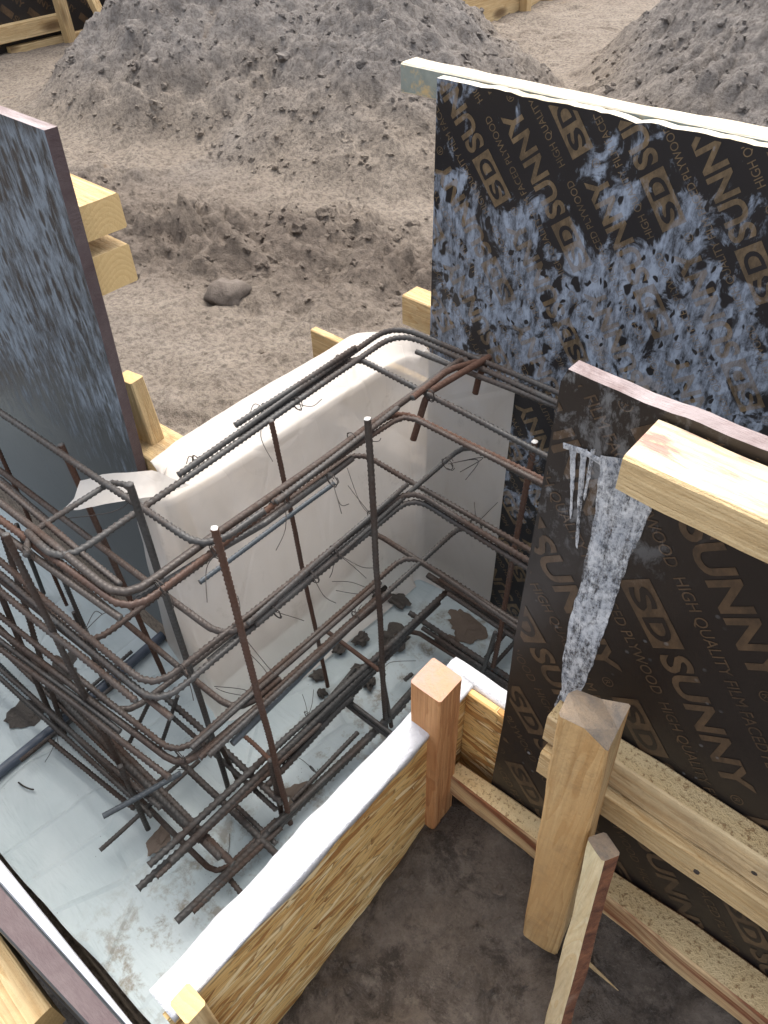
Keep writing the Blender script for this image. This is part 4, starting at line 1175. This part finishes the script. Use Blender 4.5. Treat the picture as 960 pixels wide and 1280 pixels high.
# left: panel along Y at x = -5.75
XF = -5.5
fp = empty('formwork_wall', (XF, 2.4, 0)); OF = Vector((XF, 2.4, 0))
tag(fp, 'dark printed formwork wall braced with pale timber in the far left corner', 'formwork')
link_mesh('plywood_face', [(XF, .5, .3), (XF, 3.55, .3), (XF, 3.55, 1.55), (XF, .5, 1.55), (XF-.02, .5, .3), (XF-.02, 3.55, .3), (XF-.02, 3.55, 1.55), (XF-.02, .5, 1.55)],
          [[0, 1, 2, 3], [7, 6, 5, 4], [0, 4, 5, 1], [1, 5, 6, 2], [2, 6, 7, 3], [3, 7, 4, 0]], F_far, fp, OF)
bm = bmesh.new()
br, dk = print_unit(.0385, .086, .272, .0145, .052, .285)
for k_ in range(-14, 30):
    for m in range(-9, 12):
        for Vp, Fc in br[:2]:
            Pp = (Vp[:, :1]+m*.307+(.155 if k_ % 2 else 0))*np.array((S2, -S2))+(Vp[:, 1:]+.093*k_)*np.array((S2, S2))
            Pp = Pp+np.array((2.2, 1.0))
            if Pp[:, 0].min() < .55 or Pp[:, 0].max() > 3.5 or Pp[:, 1].min() < .35 or Pp[:, 1].max() > 1.53: continue
            bv = [bm.verts.new((XF+.002, q[0], q[1])) for q in Pp]
            for f in Fc:
                try: bm.faces.new([bv[i] for i in f])
                except ValueError: pass
link_bm('printed_lettering', bm, L_low, fp, OF)
loft('waling', box_y(XF+.003, XF+.06, .5, 3.05, .40, .49), wood(31, 1, dirt=.05), fp, 31, origin=OF, endmat=M_end)
loft('bottom_board', box_y(XF+.003, XF+.05, 2.6, 3.2, .28, .37), wood(32, 1, dirt=.05), fp, 32, origin=OF, endmat=M_end)
loft('post', post((XF+.10, 3.0, .2), (XF+.09, 3.0, 1.7), .07, .06), wood(33, 2, dirt=.03), fp, 33, origin=OF, endmat=M_end)
loft('brace', post((XF+.45, 3.12, .3), (XF+.07, 3.05, 1.2), .06, .05), wood(34, 2, dirt=.03), fp, 34, origin=OF, endmat=M_end)
# centre: low formwork at the top of the frame
c0 = onz(612, 22, .36)
fq = empty('formwork_trench', (c0.x, c0.y, .3)); OQ = Vector((c0.x, c0.y, .3))
tag(fq, 'pale low formwork with posts glimpsed between the two heaps', 'formwork')
bx, by = c0.x, c0.y
loft('board', box_y(bx-.02, bx+.02, by-.9, by+2.2, .2, .52), wood(35, 1, dirt=.03), fq, 35, origin=OQ, endmat=M_end)
loft('foam_lining', box_y(bx-.09, bx-.023, by-.9, by+2.2, .2, .50), M_foam, fq, 36, origin=OQ)
loft('board', box_y(bx-.75, bx-.70, by-.9, by+2.2, .2, .60), wood(37, 1, dirt=.03), fq, 37, origin=OQ, endmat=M_end)
for q, dy in ((0, .35), (1, 1.2), (2, -.5)):
    loft('post', post((bx+.055, by+dy, .2), (bx+.055, by+dy, .85), .06, .06), wood(38+q, 2, dirt=.03), fq, 38+q, origin=OQ, endmat=M_end)
for q in range(5):
    Vx, Fx, ii = tube([(bx-.35+.1*(q % 2), by-.3+.3*q, .25), (bx-.35+.1*(q % 2), by-.3+.3*q, .95)], .006, .03, 6)
    link_mesh('rebar_stub', Vx, Fx, M_RB['d'], fq, OQ, smooth=True)

# nail heads in the planks and two splinters on the dark soil
byname = {o.get('label', ''): o for o in bpy.data.objects}
for lab, spots in (('upper of two stacked', ((-.015, .4795, .742), (.075, .479, .735), (-.165, .4795, .73))), ('lower of two stacked', ((.03, .4675, .683), (-.16, .4675, .682))), ('bottom plank', ((-.29, .4815, .42), (.12, .4655, .46)))):
    po = next(o for l, o in byname.items() if l.startswith(lab))
    for (x, y, z) in spots: nail(po, x, y, z)
def splinter(u0, v0, u1, v1, wd, label, seed):
    a, b = ground_near(u0, v0), ground_near(u1, v1)
    a = a+Vector((0, 0, .010)); b = b+Vector((0, 0, .006))
    d = (b-a).normalized(); n = d.cross(Vector((0, 0, 1))).normalized()*wd; up = Vector((0, 0, .004))
    o = loft('wood_splinter', [[a-n*.5, a+n*.5, a+n*.4+up, a-n*.4+up], [b-n*.15, b+n*.15, b+n*.1+up*.4, b-n*.1+up*.4]], wood(60+seed, 0, dirt=.3), seed=seed, n=10, warp=.001, bevel=.0006)
    tag(o, label, 'splinter')
def ground_near(u, v):
    z = .25
    for _ in range(12):
        p = onz(u, v, z); z = float(ground_h(np.array(p.x), np.array(p.y)))
    return onz(u, v, z)
splinter(735, 1208, 772, 1240, .007, 'long grey brown splinter on the dark soil right of the thin split stake', 1)
